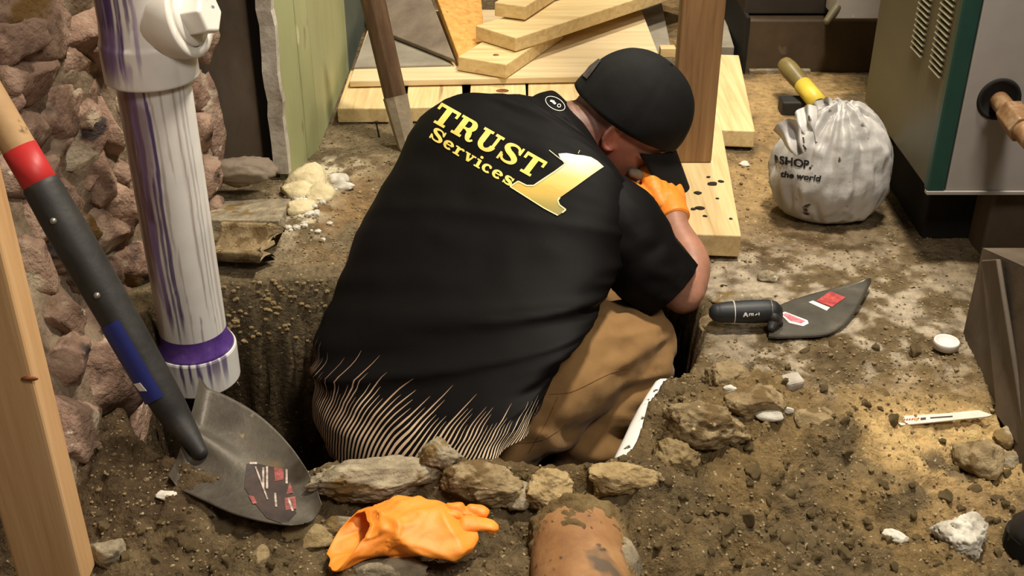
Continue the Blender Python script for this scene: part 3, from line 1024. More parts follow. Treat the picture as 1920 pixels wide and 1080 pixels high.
obj('coupling', drips(dense([(-.135, .058), (-.135, .068), (-.132, .070), (-.07, .0705), (-.066, .069), (-.066, .0575)], 120), [
    (-98, 2.2, -.06, -.135, .95, PU), (-86, 2, -.06, -.13, .95, PU), (-74, 3, -.06, -.135, .9, PU), (-60, 2.5, -.06, -.135, .9, PU), (-50, 5, -.06, -.12, .8, PU), (-35, 6, -.06, -.13, .8, PU), (-110, 3, -.06, -.10, .6, PL),
    (-67, 6, -.06, -.09, .6, PL)], 25, .25), M['pvc_run'], stack, label='bottom coupling streaked with purple')
obj('primer_ring', mesh_from(*loft(ring_stack([(-.068, .0575), (-.066, .0672), (-.062, .0655), (-.050, .0578), (-.03, .0574)]), False)), M['primer'], stack, label='smeared purple primer ring')
tee = obj('tee', drips(dense([(.425, .0575), (.425, .070), (.428, .0715), (.485, .0715), (.492, .0685), (.52, .066), (.7, .066), (1.2, .066)], 300), [
    (-150, 12, 1.1, .425, .95, PU), (-136, 5, 1.1, .43, .95, PU), (-124, 3.5, 1.1, .425, .95, PU), (-142, 16, .52, .42, .55, PL), (-113, 2.5, 1.1, .50, .8, PU), (-105, 2, .62, .44, .7, PL),
    (-165, 10, 1.1, .42, .42, PB), (-118, 5, .47, .42, .6, PL)], 15, .12), M['pvc_run'], stack, label='white tee fitting with dark purple runs')
bd = norm(np.array((.93, -.22, .20)))
b0 = np.array((PXc, PYc, .512))
th = np.linspace(0, 2 * math.pi, 48, endpoint=False)
ea = norm(np.cross(bd, (0, 0, 1)))
eb = np.cross(ea, bd)


def br(s, r):
    return b0 + bd * s + r * (np.cos(th)[:, None] * ea + np.sin(th)[:, None] * eb)


obj('branch', mesh_from(*loft([br(.0, .060), br(.040, .060), br(.047, .0635), br(.078, .0635), br(.081, .0625), br(.081, .048), br(.065, .047)])), M['pvc_clean'], stack,
    label='short white side branch')
pl = obj('cleanout_plug', mesh_from(*loft([br(.060, .0465), br(.082, .0465), br(.0845, .045), br(.0845, .028)])), M['pvc_clean'], stack, label='round white screw plug')
mb = MB()
R_ = np.stack([ea, eb, bd], 1)
hx = []
for s, r in ((.083, .035), (.113, .034), (.116, .030)):
    hx.append(np.array([b0 + bd * s + r * (math.cos(a) * ea + math.sin(a) * eb) for a in np.arange(6) * math.pi / 3 + .3]))
mb.add(loft(hx))
obj('hex_nut', bevel_mesh(mb.mesh('hex', False), .002), M['pvc_clean'], pl, label='hexagonal plug head')

# clay pipe coming out of the near bank
M['clay'] = mat('fired_clay', [(0.2, (104, 70, 42)), (0.45, (146, 104, 64)), (0.7, (170, 130, 86)), (0.9, (188, 156, 112))], 13, 8, .7, .5, 40,
                speck=[((176, 160, 138), 9, .66), ((96, 80, 62), 10, .57), ((84, 64, 44), 40, .66)])
ca = G(1083, 968, .02)
cp = root('clay_pipe', 'orange brown clay pipe stub with a muddy end in front of the hole', 'pipe', (ca[0], ca[1] - .02, -.02))
e0, e1 = np.array((ca[0] + .001, ca[1] - .018, -.004)), np.array((ca[0] + .001, .72, .03))
mb = MB()
mb.add(loft(tube_rings([(*e0, .060), (*(e0 * .96 + e1 * .04), .0635), (*(e0 * .8 + e1 * .2), .064), (*e1, .064)], 16, 40, round_ends=False)))
obj('barrel', mb.mesh('barrel'), M['clay'], cp)
rows = []
thm = np.linspace(0, 2 * math.pi, 90, endpoint=False)
for i in range(30):
    s_ = i / 29
    rr_ = .0675 if s_ < .8 else .0675 * math.sqrt(max(0.0, 1 - ((s_ - .8) / .2) ** 2)) * .9 + .004
    yy = e0[1] - .055 + .085 * s_ + (1 - s_) * .016 * fbm(np.stack([np.cos(thm) * 2.2, np.sin(thm) * 2.2, 0 * thm], -1), 1, 3, 7)
    rows.append(np.stack([e0[0] + rr_ * np.cos(thm), yy, e0[2] + rr_ * np.sin(thm)], -1))
mud = mesh_from(*loft(rows))
P_ = co_of(mud)
set_co(mud, P_ + no_of(mud) * (.008 * fbm(P_, 26, 4, 71, .6) + .004 * (1 - 2 * np.abs(fbm(P_, 80, 2, 72))))[:, None])
obj('mud_cap', mud, M['mud'], cp, label='brown mud caked over the pipe end')
v, f = rock_vf((.018, .05, .022), 79, 3, 4, .25, 2.2)
obj('mortar_patch', mesh_from(v + e0 + (.055, -.075, .022), f), M['rock_grey'], cp, label='pale grey mortar patch')

# white specked tube standing in for floor lit by the lamp, beside the knee
M['lit_floor'] = mat('lit_floor_specked', [(0.3, (236, 234, 226)), (0.7, (250, 249, 244))], 5, 4, .4, .1, 40, speck=[((52, 44, 34), 34, .60), ((80, 66, 46), 75, .64)])
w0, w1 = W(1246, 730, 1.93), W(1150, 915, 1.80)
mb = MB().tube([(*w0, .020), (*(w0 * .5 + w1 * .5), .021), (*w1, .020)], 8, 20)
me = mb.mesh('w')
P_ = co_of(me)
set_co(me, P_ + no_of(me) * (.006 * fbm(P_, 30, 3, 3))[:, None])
obj('lit_floor_patch', me, M['lit_floor'], label='bright white strip with black specks standing in for lit floor beside the shin', cat='pipe', loc=w0)

# ------------------------------------------------------------------ shovel in front of the rubble wall
M['shovel_wood'] = mat('shovel_wood', [(0.25, (130, 100, 66)), (0.5, (176, 142, 100)), (0.8, (200, 168, 124))], 5, 7, .7, .3, 30, speck=[((186, 78, 52), 22, .56, (1, 1, .5)), ((80, 60, 40), 24, .66)])
M['red_band'] = mat('red_band', [(0.3, (158, 34, 36)), (0.7, (192, 48, 48))], 10, 4, .45, .05, 30)
M['socket'] = mat('black_socket', [(0.3, (30, 29, 28)), (0.55, (46, 45, 43)), (0.8, (66, 62, 56))], 12, 7, .55, .2, 50)
M['blade'] = mat('muddy_blade', [(0.25, (62, 56, 48)), (0.5, (88, 82, 72)), (0.8, (116, 108, 94))], 11, 8, .5, .3, 60, metallic=.35, rough_var=.15,
                 speck=[((112, 98, 76), 9, .60), ((54, 44, 32), 7, .60), ((136, 122, 98), 40, .68)])
M['rivet'] = flat_mat('rivet_steel', (150, 146, 140), .35, .6)
M['blue'] = flat_mat('blue_label', (34, 44, 116), .5)
M['label_white'] = flat_mat('label_white', (226, 220, 214), .6)
M['label_red'] = mat('label_red', [(0.35, (140, 40, 40)), (0.6, (184, 74, 70)), (0.8, (206, 150, 138))], 60, 4, .6)
M['worn_white'] = mat('worn_white', [(0.35, (120, 106, 94)), (0.6, (196, 182, 170)), (0.8, (214, 204, 194))], 120, 4, .6)
M['worn_red'] = mat('worn_red', [(0.3, (84, 56, 50)), (0.55, (158, 82, 78)), (0.8, (190, 130, 122))], 90, 4, .6)
M['label_dark'] = mat('label_dark', [(0.3, (40, 32, 30)), (0.7, (74, 58, 52))], 30, 4, .6)

sb = np.array((-.462, 1.318, .075))
hd = norm(np.array((-.46, .31, .83)))
shovel = root('shovel', 'long handled shovel with a red band, its muddy blade lying over the hole edge', 'shovel', sb)
hs = norm(np.cross(hd, (0, -1, .4)))


def on_handle(s):
    return sb + hd * s


mb = MB()
mb.add(loft(tube_rings([(*on_handle(.30), .022), (*on_handle(.42), .0225), (*on_handle(.52), .0225), (*on_handle(.70), .022)], 14, 24, round_ends=False)))
obj('handle', mb.mesh('handle'), M['shovel_wood'], shovel, label='worn wooden handle scribbled with red paint')
obj('band', MB().cyl(on_handle(.352), on_handle(.425), .0236, .0234, 32).mesh('band'), M['red_band'], shovel, label='bright red band')
mb = MB()
bl = np.array((-.428, 1.285, .058))
mb.tube([(*on_handle(.365), .0255), (*on_handle(.28), .0275), (*on_handle(.16), .026), (*(on_handle(.05) + (0, 0, -.004)), .024), (*(on_handle(.0)), .020), (*(bl + (0, 0, -.012)), .010)], 30, 24)
obj('socket', mb.mesh('socket'), M['socket'], shovel, label='black moulded socket')
fwd = norm(np.cross(hd, hs))
if fwd[1] > 0:
    fwd = -fwd
for s in (.318, .205):
    mbr = MB()
    p = on_handle(s) + fwd * .0265
    v, f = ICO[2]
    obj('rivet', mesh_from(v * .0048 + p, f), M['rivet'], shovel)
# blue sticker wraps the lower left of the socket
rings = []
for s in np.linspace(.045, .165, 12):
    c = on_handle(s) + (0, 0, -.0015)
    row = []
    for a in np.linspace(math.radians(70), math.radians(155), 10):
        row.append(c + .0272 * (math.sin(a) * fwd + math.cos(a) * hs))
    rings.append(row)
gm = grid_mesh(np.array(rings), 'sticker')
LB = obj('sticker', gm, M['blue'], shovel, label='dark blue sticker')
c = on_handle(.062) + (0, 0, -.0015)
q = [c + .0285 * (math.sin(a) * fwd + math.cos(a) * hs) + hd * t for a, t in ((1.8, 0), (2.2, .004), (2.35, .016), (1.9, .014))]
obj('logo', slab(q, .0006, bw=0), M['label_white'], LB, label='white emblem')

# blade: round point, dished, lying nearly flat
LE = spline([G(323, 930, .016), G(380, 957, .012), G(440, 984, .010), G(500, 1000, .010), G(545, 1006, .010), G(572, 1003, .010)], 46)
RE = spline([G(380, 744, .056), G(434, 766, .046), G(492, 802, .034), G(546, 856, .024), G(588, 920, .016), G(606, 968, .012)], 46)
nrm = np.array((0, 0, 1.0))
nu, nv_ = 46, 41
P = np.zeros((nu, nv_, 3))
for i in range(nu):
    s = i / (nu - 1)
    wd = np.linalg.norm(RE[i] - LE[i]) / 2
    for j in range(nv_):
        t = -1 + 2 * j / (nv_ - 1)
        z = -.016 * (1 - t * t) * (1 - .5 * s)
        z += .024 * math.exp(-(t * wd / .02) ** 2) * smooth(.5, .0, s)             # frog ridge running in from the socket
        z += .016 * math.exp(-(s / .03) ** 2) * (abs(t) > .3)                      # turned step
        tip_ = (LE[i] + RE[i]) / 2 + (RE[i] - LE[i]) / 2 * t
        P[i, j] = tip_ + nrm * (z + .020) + (G(598, 992, 0) - tip_) * (1 - t * t) * .10 * smooth(.75, 1, s)
top = P
P2 = np.concatenate([top, (top - nrm * .0022)[:, ::-1]], 1)
bme = grid_mesh(P2, 'blade', closed_u=True)
blade = obj('blade', bme, M['blade'], shovel, label='grey pointed blade caked with dried mud')
BB = BVHTree.FromPolygons([tuple(p + np.array(sb)) for p in co_of(bme)], [tuple(p.vertices) for p in bme.polygons])


def decal(bvh, polys, lift=.0009, sub=2, name='decal', thick=0.0):
    """px polygons laid on the surface hit from the photograph's standpoint; becomes a real film on that surface"""
    bm = bmesh.new()
    for poly in polys:
        vs = [bm.verts.new((p[0], p[1], 0)) for p in poly]
        for t in tessellate_polygon([[Vector((p[0], p[1], 0)) for p in poly]]):
            try:
                bm.faces.new([vs[i] for i in t])
            except ValueError:
                pass
    if sub:
        bmesh.ops.subdivide_edges(bm, edges=bm.edges[:], cuts=sub, use_grid_fill=True)
    bmesh.ops.triangulate(bm, faces=bm.faces[:])
    o = Vector((0, 0, CAM_H))
    drop = []
    for v in bm.verts:
        dr = (Vector(tuple(W(v.co.x, v.co.y, 1.0))) - o).normalized()
        h = bvh.ray_cast(o, dr)
        if h[0] is None:
            drop.append(v)
            continue
        n = h[1] if h[1].dot(dr) < 0 else -h[1]
        v.co = h[0] + n * lift
    bmesh.ops.delete(bm, geom=drop, context='VERTS')
    me = bpy.data.meshes.new(name)
    bmesh.ops.recalc_face_normals(bm, faces=bm.faces[:])
    bm.to_mesh(me)
    bm.free()
    return me


def rect(x0, y0, x1, y1, w):
    d = np.array((x1 - x0, y1 - y0), float)
    n = np.array((-d[1], d[0])) / np.linalg.norm(d) * w / 2
    a, b = np.array((x0, y0)), np.array((x1, y1))
    return [tuple(a + n), tuple(b + n), tuple(b - n), tuple(a - n)]


LD = obj('label', decal(BB, [[(462, 870), (482, 870), (530, 880), (545, 930), (556, 962), (535, 985), (500, 972), (478, 945), (458, 915)]], .0008, 3), M['label_dark'], blade, label='torn dark paper label')
obj('print', decal(BB, [rect(468, 870, 482, 870, 4), rect(479, 876, 502, 938, 3), rect(494, 878, 494, 916, 4), rect(501, 876, 501, 918, 4), rect(516, 926, 518, 952, 4), rect(538, 881, 538, 908, 4),
                        rect(541, 936, 549, 960, 4)], .0018, 2), M['worn_white'], blade, label='worn white print on the label')
obj('print', decal(BB, [[(514, 878), (532, 880), (532, 900), (516, 904)], [(537, 928), (544, 905), (550, 925)], [(533, 935), (554, 932), (556, 955), (536, 958)], [(466, 930), (476, 932), (482, 945), (474, 946)]], .0014, 2), M['worn_red'], blade, label='worn red print on the label')

# ------------------------------------------------------------------ trowel on the packed floor
M['trowel'] = mat('trowel_blade', [(0.3, (66, 63, 56)), (0.6, (88, 84, 75)), (0.85, (116, 110, 98))], 14, 6, .36, .1, 60, metallic=.35, rough_var=.12)
M['grip'] = mat('grip_rubber', [(0.3, (26, 28, 30)), (0.7, (46, 48, 52))], 30, 5, .5, .1, 60)
tz = .012
tl = G(1448, 600, tz)
trowel = root('trowel', 'black gripped trowel with red and white stickers on the floor by the elbow', 'trowel', tl)
out = spline([(1441, 629), (1447, 600), (1456, 574), (1500, 556), (1545, 543), (1590, 534), (1631, 529), (1622, 555), (1602, 588), (1575, 613), (1545, 626), (1500, 629), (1460, 630)], 60)
ctr = np.array((1525, 585))
V_, F_ = [], []
nr = 10
for k_ in range(nr + 1):
    s = k_ / nr
    for p in out:
        q = ctr + (p - ctr) * s
        g = G(q[0], q[1], tz)
        dd = max(0, (q[0] - 1560) / 70)
        V_.append(g + np.array((0, 0, .010 * dd * dd - .002 * s)))
n = len(out)
for k_ in range(nr):
    for j in range(n):
        F_.append((k_ * n + j, k_ * n + (j + 1) % n, (k_ + 1) * n + (j + 1) % n, (k_ + 1) * n + j))
off = len(V_)
V_ += [p - np.array((0, 0, .0025)) for p in V_]
F_ += [tuple(i + off for i in reversed(q)) for q in F_]
for j in range(n):
    a, b = nr * n + j, nr * n + (j + 1) % n
    F_.append((a, b, off + b, off + a)[::-1])
tb_me = mesh_from(V_, F_, 'trowel_blade')
BT = bvh_of(tb_me)
tblade = obj('blade', tb_me, M['trowel'], trowel, label='dark steel leaf shaped blade')
h0, h1 = W(1342, 586, 1.965), W(1452, 583, 1.965)
hx_ = h1 - h0
mb = MB().tube([(*(h0 + hx_ * .02), .0155), (*(h0 + hx_ * .12), .0172), (*(h0 + hx_ * .5), .0195), (*(h0 + hx_ * .85), .0195), (*(h0 + hx_ * .96), .018)], 20, 24)
gr_me = mb.mesh('grip')
BG = bvh_of(gr_me)
grip = obj('grip', gr_me, M['grip'], trowel, label='black rubber grip')
for s, w in ((.30, .0195), (.93, .0202)):
    c = h0 + hx_ * s
    obj('ring', MB().cyl(c - hx_ * .007, c + hx_ * .007, w, w, 28).mesh('ring'), M['label_white'] if s < .5 else M['rivet'], grip, label='pale ring around the grip')
obj('lettering', decal(BG, [rect(1394, 594, 1398, 586, 2.5), rect(1398, 586, 1402, 594, 2.5), rect(1395, 591, 1401, 591, 2), rect(1405, 592, 1405, 588, 2), rect(1409, 592, 1409, 588, 2), rect(1412, 592, 1412, 587, 2),
                            rect(1405, 588, 1412, 588, 1.5), rect(1416, 591, 1420, 588, 2), rect(1423, 591, 1423, 586, 2)], .0006, 1), M['label_white'], grip, label='small pale lettering', kind='stuff')
g0, g1, g2 = h0 + hx_ * .96, G(1452, 596, .03), G(1462, 606, .014)
mb = MB().tube([(*g0, .010), (*g1, .009), (*g2, .006)], 16, 14)
mb.add(loft(tube_rings([(*G(1446, 616, .016), .006), (*G(1452, 598, .024), .013), (*G(1452, 582, .028), .014)], 10, 16)))
obj('shank', mb.mesh('shank'), M['socket'], trowel, label='black shank')
obj('sticker', decal(BT, [[(1462, 588), (1472, 585), (1514, 601), (1516, 607), (1506, 612), (1480, 606)]], .0006, 2), M['label_white'], tblade, label='white rimmed sticker')
obj('sticker_print', decal(BT, [[(1467, 590), (1474, 588), (1510, 603), (1502, 607), (1482, 602)]], .0011, 2), mat('pink_print', [(0.35, (176, 70, 84)), (0.7, (214, 140, 146))], 80, 3), tblade, label='pink print')
obj('sticker', decal(BT, [[(1516, 567), (1524, 564), (1556, 577), (1550, 583)]], .0006, 2), M['label_white'], tblade, label='white label end')
obj('sticker', decal(BT, [[(1530, 565), (1556, 547), (1586, 558), (1560, 576)]], .0008, 2), M['label_red'], tblade, label='red and brown label')

# white lid, saw blade
lc = G(1773, 650, .006)
lid_r = .0205
lr = ring_stack([(lc[2], lid_r), (lc[2] + .011, lid_r), (lc[2] + .0125, lid_r - .001), (lc[2] + .0125, lid_r - .003), (lc[2] + .009, lid_r - .0035), (lc[2] + .009, .004)], 40, lc[0], lc[1])
obj('bottle_lid', mesh_from(*loft(lr)), M['label_white'], label='small round white plastic lid on the dusty floor', cat='lid', loc=lc)
sz = floor_z(*G(1750, 785)[:2]) + .006
pts = [(1648, 788), (1662, 784), (1680, 784), (1684, 780), (1760, 776), (1835, 769), (1861, 778), (1850, 781), (1760, 790), (1690, 797), (1684, 793), (1654, 796)]
vv = [G(*p, sz) for p in pts]
mb = MB()
mb.v = [tuple(p) for p in vv] + [tuple(p - np.array((0, 0, .0018))) for p in vv]
n = len(pts)
mb.f = [tuple(range(n))[::-1], tuple(range(n, 2 * n))] + [(i, (i + 1) % n, n + (i + 1) % n, n + i) for i in range(n)]
sw_me = mb.mesh('saw', False)
BSW = bvh_of(sw_me)
saw = obj('saw_blade', sw_me, mat('saw_white', [(0.3, (196, 184, 170)), (0.7, (226, 216, 204))], 20, 4, .5), label='pale reciprocating saw blade lying by the brown cabinet', cat='saw blade', loc=vv[0])
obj('print', decal(BSW, [rect(1687, 788, 1690, 784, 2)] + [rect(1694 + 5 * i, 789 - .35 * i, 1697 + 5 * i, 786 - .35 * i, 2.2) for i in range(6)], .0006, 0), M['label_red'], saw, label='small red lettering', kind='stuff')
obj('print', decal(BSW, [rect(1726, 786, 1736, 785, 4), rect(1744, 784, 1786, 781, 2.2)], .0006, 0), M['label_dark'], saw, label='dark print', kind='stuff')

# ------------------------------------------------------------------ plastic bag
M['bag'] = mat('white_bag', [(0.25, (150, 147, 142)), (0.5, (182, 179, 175)), (0.8, (202, 199, 195))], 7, 6, .42, .35, 22, spec=.5, dist=.008,
               speck=[((62, 50, 38), 26, .67), ((128, 112, 92), 7, .66)])
bc = G(1547, 398)
bag = root('plastic_bag', 'white plastic shop bag tied shut on the sandy floor', 'bag', (bc[0], bc[1], 0))
prof = [(.0, .05, .04), (.004, .078, .058), (.03, .098, .072), (.075, .107, .08), (.115, .105, .078), (.15, .094, .068), (.178, .074, .052), (.198, .050, .034), (.210, .028, .018), (.215, .012, .008)]
S_ = spline([(z, a, b, 0, 0) for z, a, b in prof], 90)
m_ = 150
thb = np.linspace(0, 2 * math.pi, m_, endpoint=False)
rings = []
for z, a, b, _, _ in S_:
    lean = .020 * (z / .24) ** 2
    rings.append(np.stack([bc[0] + lean * .2 + np.sign(np.cos(thb)) * a * .95 * np.abs(np.cos(thb)) ** .85, bc[1] + b * np.sin(thb), np.full(m_, z)], -1))
R3 = np.array(rings)
c0 = np.array((bc[0], bc[1], .1))
flatP = R3.reshape(-1, 3)
nn = flatP - c0
nn[:, 2] *= .5
nn /= np.linalg.norm(nn, axis=1)[:, None]
fold = 1 - np.abs(fbm(flatP * (1, 1, .45), 17, 3, 91)) * 2
fold2 = 1 - np.abs(fbm(flatP * (1.2, 1.2, .5) + 5, 30, 3, 92)) * 2
ang = np.arctan2(flatP[:, 1] - bc[1], flatP[:, 0] - bc[0])
up_ = smooth(.12, .23, flatP[:, 2])
fv = 1 - np.abs(fbm(np.stack([np.cos(ang) * 2.6, np.sin(ang) * 2.6, flatP[:, 2] * 5 + ang * .4], -1), 1.0, 3, 94, .6)) * 2.4
flatP = flatP + nn * (.005 * fold + .005 * fold2 + .015 * fv * smooth(.0, .09, flatP[:, 2]))[:, None] * smooth(.0, .02, flatP[:, 2])[:, None]
flatP = flatP + nn * (.005 * np.sin(ang * 7 + 3 * fbm(flatP, 8, 2, 93)) * up_)[:, None]
flatP[:, 2] = np.maximum(flatP[:, 2], .001)
bag_me = mesh_from(*loft(flatP.reshape(R3.shape)))
BBG = bvh_of(bag_me)
body = obj('bag_body', bag_me, M['bag'], bag)


def ear(base, tip, w, seed):
    n, m = 16, 12
    b, t_ = np.asarray(base), np.asarray(tip)
    side = norm(np.cross(t_ - b, (0.3, 1, 0.2)))
    out_ = norm(np.cross(side, t_ - b))
    P = np.zeros((n, m, 3))
    for i in range(n):
        s = i / (n - 1)
        for j in range(m):
            u = -1 + 2 * j / (m - 1)
            ww = w * (.35 + .9 * s - .35 * s * s)
            P[i, j] = b + (t_ - b) * s * (1 - .12 * u * u) + side * u * ww + out_ * (.010 * math.sin(u * 5 + seed) * (1 - .3 * s) + .006 * math.sin(s * 7 + seed))
    P2 = np.concatenate([P, (P - out_ * .001)[:, ::-1]], 1)
    return grid_mesh(P2, 'ear', closed_u=True)


obj('bag_handle', ear(W(1528, 268, 2.235), W(1505, 198, 2.25), .024, 1), M['bag'], bag)
obj('bag_handle', ear(W(1560, 250, 2.25), W(1538, 186, 2.27), .024, 2.2), M['bag'], bag)
obj('bag_handle', ear(W(1500, 290, 2.215), W(1468, 226, 2.21), .030, 3.0), M['bag'], bag)


def font_polys(text):
    cu = bpy.data.curves.new('t', 'FONT')
    cu.body = text
    cu.offset = .035
    cu.resolution_u = 3
    o = bpy.data.objects.new('t', cu)
    COL.objects.link(o)
    dg = bpy.context.evaluated_depsgraph_get()
    me = bpy.data.meshes.new_from_object(o.evaluated_get(dg))
    bpy.data.objects.remove(o)
    V = co_of(me)
    polys = [[tuple(V[i][:2]) for i in p.vertices] for p in me.polygons]
    return polys


def place_text(text, org, ex, ey):
    out_ = []
    for poly in font_polys(text):
        out_.append([(org[0] + x * ex[0] + y * ey[0], org[1] + x * ex[1] + y * ey[1]) for x, y in poly])
    return out_


M['ink'] = flat_mat('black_ink', (26, 24, 24), .6)
obj('lettering', decal(BBG, place_text('SHOP.', (1462, 307), (22, 3.5), (1.0, -21)), .0016, 0), M['ink'], body, label='black word SHOP with a full stop')
obj('lettering', decal(BBG, place_text('the world', (1464, 331), (18.5, 2.2), (3.0, -15)), .0016, 0), M['ink'], body, label='small black script line')
obj('lettering', decal(BBG, [rect(1454, 290, 1457, 306, 3), rect(1457, 292, 1461, 304, 2.5), rect(1506, 258, 1508, 268, 2.5), rect(1506, 272, 1511, 280, 3)], .0016, 1), M['ink'], body, label='cut off edge of a black letter')

# tool handle with a yellow collar behind the bag
t0, t1, t2 = W(1473, 122, 2.86), W(1516, 172, 2.80), W(1560, 225, 2.70)
tool = root('tool_handle', 'olive wooden tool handle with a yellow collar sticking out behind the bag', 'handle', t2)
obj('shaft', MB().tube([(*t0, .020), (*(t0 * .8 + t1 * .2), .0225), (*(t0 * .3 + t1 * .7), .020), (*t1, .0195)], 14, 18).mesh('s'), mat('olive_wood', [(0.3, (84, 72, 40)), (0.7, (132, 116, 70))], 10, 6, .4, .1), tool)
obj('collar', MB().cyl(t0 * .25 + t1 * .75, t1 * .55 + t2 * .45, .0215, .0215, 24).mesh('c'), mat('yellow_paint', [(0.3, (206, 176, 52)), (0.7, (230, 204, 84))], 10, 4, .4), tool, label='bright yellow collar')
obj('shank', MB().cyl(t1 * .55 + t2 * .45, t2, .016, .016, 16).mesh('k'), M['socket'], tool)
kb = G(1490, 218)
obj('black_block', box_me(kb[0] - .032, kb[0] + .03, kb[1], kb[1] + .05, 0, .035, .004), M['socket'], label='small black block half hidden behind the bag', cat='block', loc=kb)

# ------------------------------------------------------------------ boiler on the right
M['brown_steel'] = mat('brown_cabinet', [(0.25, (58, 48, 38)), (0.5, (86, 74, 60)), (0.8, (112, 98, 82))], 5, 7, .7, .3, 30, speck=((132, 116, 96), 6, .7))
M['khaki'] = mat('khaki_enamel', [(0.3, (82, 76, 54)), (0.7, (100, 92, 68))], 4, 5, .5, .08, 30, speck=((120, 110, 86), 8, .72))
M['teal'] = mat('teal_enamel', [(0.3, (30, 62, 53)), (0.7, (40, 78, 67))], 5, 5, .45, .06, 30, speck=((110, 130, 118), 40, .74))
M['jacket'] = mat('grey_jacket', [(0.3, (148, 142, 136)), (0.7, (172, 166, 160))], 3, 5, .45, .05, 30, metallic=.0, speck=[((206, 202, 196), 36, .73), ((110, 100, 90), 9, .74)])
M['rust'] = mat('rusty_brass', [(0.25, (96, 64, 40)), (0.5, (146, 112, 78)), (0.8, (196, 176, 146))], 26, 6, .5, .3, 60, metallic=.3)
bx0, by0, by1, bz = .745, 1.92, 2.36, .146
boiler = root('boiler', 'grey fronted boiler with a teal corner strip and louvred khaki side', 'boiler', (bx0 + .3, by0, 0))
obj('jacket', box_me(bx0 + .004, 1.66, by0 + .006, by1, bz, 1.5, .003), M['khaki'], boiler, label='khaki side casing')
fp = obj('front_panel', box_me(bx0 + .034, 1.66, by0 - .006, by0 + .01, bz, 1.5, .003), M['jacket'], boiler, label='light grey front sheet')
obj('corner_strip', box_me(bx0, bx0 + .032, by0 - .008, by0 + .012, bz, 1.5, .003), M['teal'], boiler, label='dark teal corner strip')
obj('bottom_lip', box_me(bx0, 1.66, by0 - .010, by0 + .004, bz - .006, bz + .001, .001), M['jacket'], boiler)
obj('seam', box_me(bx0 + .105, bx0 + .108, by0 - .008, by0, bz + .34, 1.5, 0), M['rivet'], boiler)
obj('base', box_me(bx0 + .05, 1.66, by0 + .10, by1 - .02, -.03, bz, .004), M['black_gap'], boiler, label='black box standing in for the shaded void underneath')  # black box added to give the shaded void under the jacket
obj('pedestal', box_me(bx0 + .14, 1.66, by0 + .03, by0 + .30, -.03, bz - .004, .006), M['brown_steel'], boiler, label='brown pedestal block')
obj('leg', box_me(bx0 + .012, bx0 + .05, by1 - .08, by1 - .03, -.03, bz, .003), M['khaki'], boiler)
lv = box_me(-.001, .003, -.031, .031, -.0022, .0022, 0)
lv.materials.append(mat('louver_edge', [(0.3, (128, 122, 100)), (0.7, (150, 144, 122))], 20, 4, .5))
for g_, (yc, zs) in enumerate(((1.985, .345), (2.095, .345))):
    for i in range(22):
        o = bpy.data.objects.new('louver', lv)
        COL.objects.link(o)
        o.parent = boiler
        o.location = Vector((bx0 + .001, yc, zs + .0105 * i)) - Vector(boiler.location)
        o.rotation_euler = (.0, .5, 0)
hp = W(1890, 203, 1.985)
hc = np.array((hp[0], by0 - .0065, hp[2]))
thh = np.linspace(0, 2 * math.pi, 40, endpoint=False)
hr = [np.stack([hc[0] + r * np.cos(thh), np.full(40, y), hc[2] + r * np.sin(thh)], -1) for y, r in ((hc[1] + .001, .038), (hc[1] - .003, .037), (hc[1] - .003, .031), (hc[1] - .0005, .030), (hc[1] - .0005, .002))]
obj('pipe_hole', mesh_from(*loft(hr)), M['black_gap'], boiler, label='black round hole')
fit = obj('pipe_fitting', MB().cyl(hc + (0, .02, 0), hc + (.004, -.075, -.01), .0165, .0165, 24).mesh('n'), M['rust'], boiler, label='stained brass pipe nipple')
mb = MB()
cn = hc + (.0035, -.045, -.006)
cm_ = hc + (.006, -.105, -.014)
mb.add(loft(tube_rings([(*cn, .026), (*cm_, .026)], 2, 6, round_ends=False)))
obj('hex_nut', bevel_mesh(mb.mesh('h', False), .003), M['rust'], fit)
obj('elbow', MB().tube([(*cm_, .019), (*(cm_ + (.004, -.03, -.006)), .0185)], 8, 18).mesh('e'), M['rust'], fit)

cab = root('brown_cabinet', 'low dusty brown steel cabinet standing in front of the boiler', 'cabinet', (.95, 1.4, 0))
obj('plinth', mesh_from([(.757, 1.667, -.02), (.716, 1.29, -.02), (1.3, 1.2, -.02), (1.3, 1.667, -.02), (.757, 1.667, .162), (.724, 1.29, .30), (1.3, 1.2, .30), (1.3, 1.667, .162)],
                        [(3, 2, 1, 0), (4, 5, 6, 7), (0, 1, 5, 4), (1, 2, 6, 5), (2, 3, 7, 6), (3, 0, 4, 7)], 'p', False), M['brown_steel'], cab)
obj('body', box_me(.815, 1.3, 1.25, 1.62, .1, .40, .006), M['brown_steel'], cab)
obj('panel', slab([(.752, 1.652, .148), (.722, 1.42, .01), (.722, 1.30, .02), (.732, 1.56, .20)], .008), M['brown_steel'], cab, label='loose brown plate on the side')
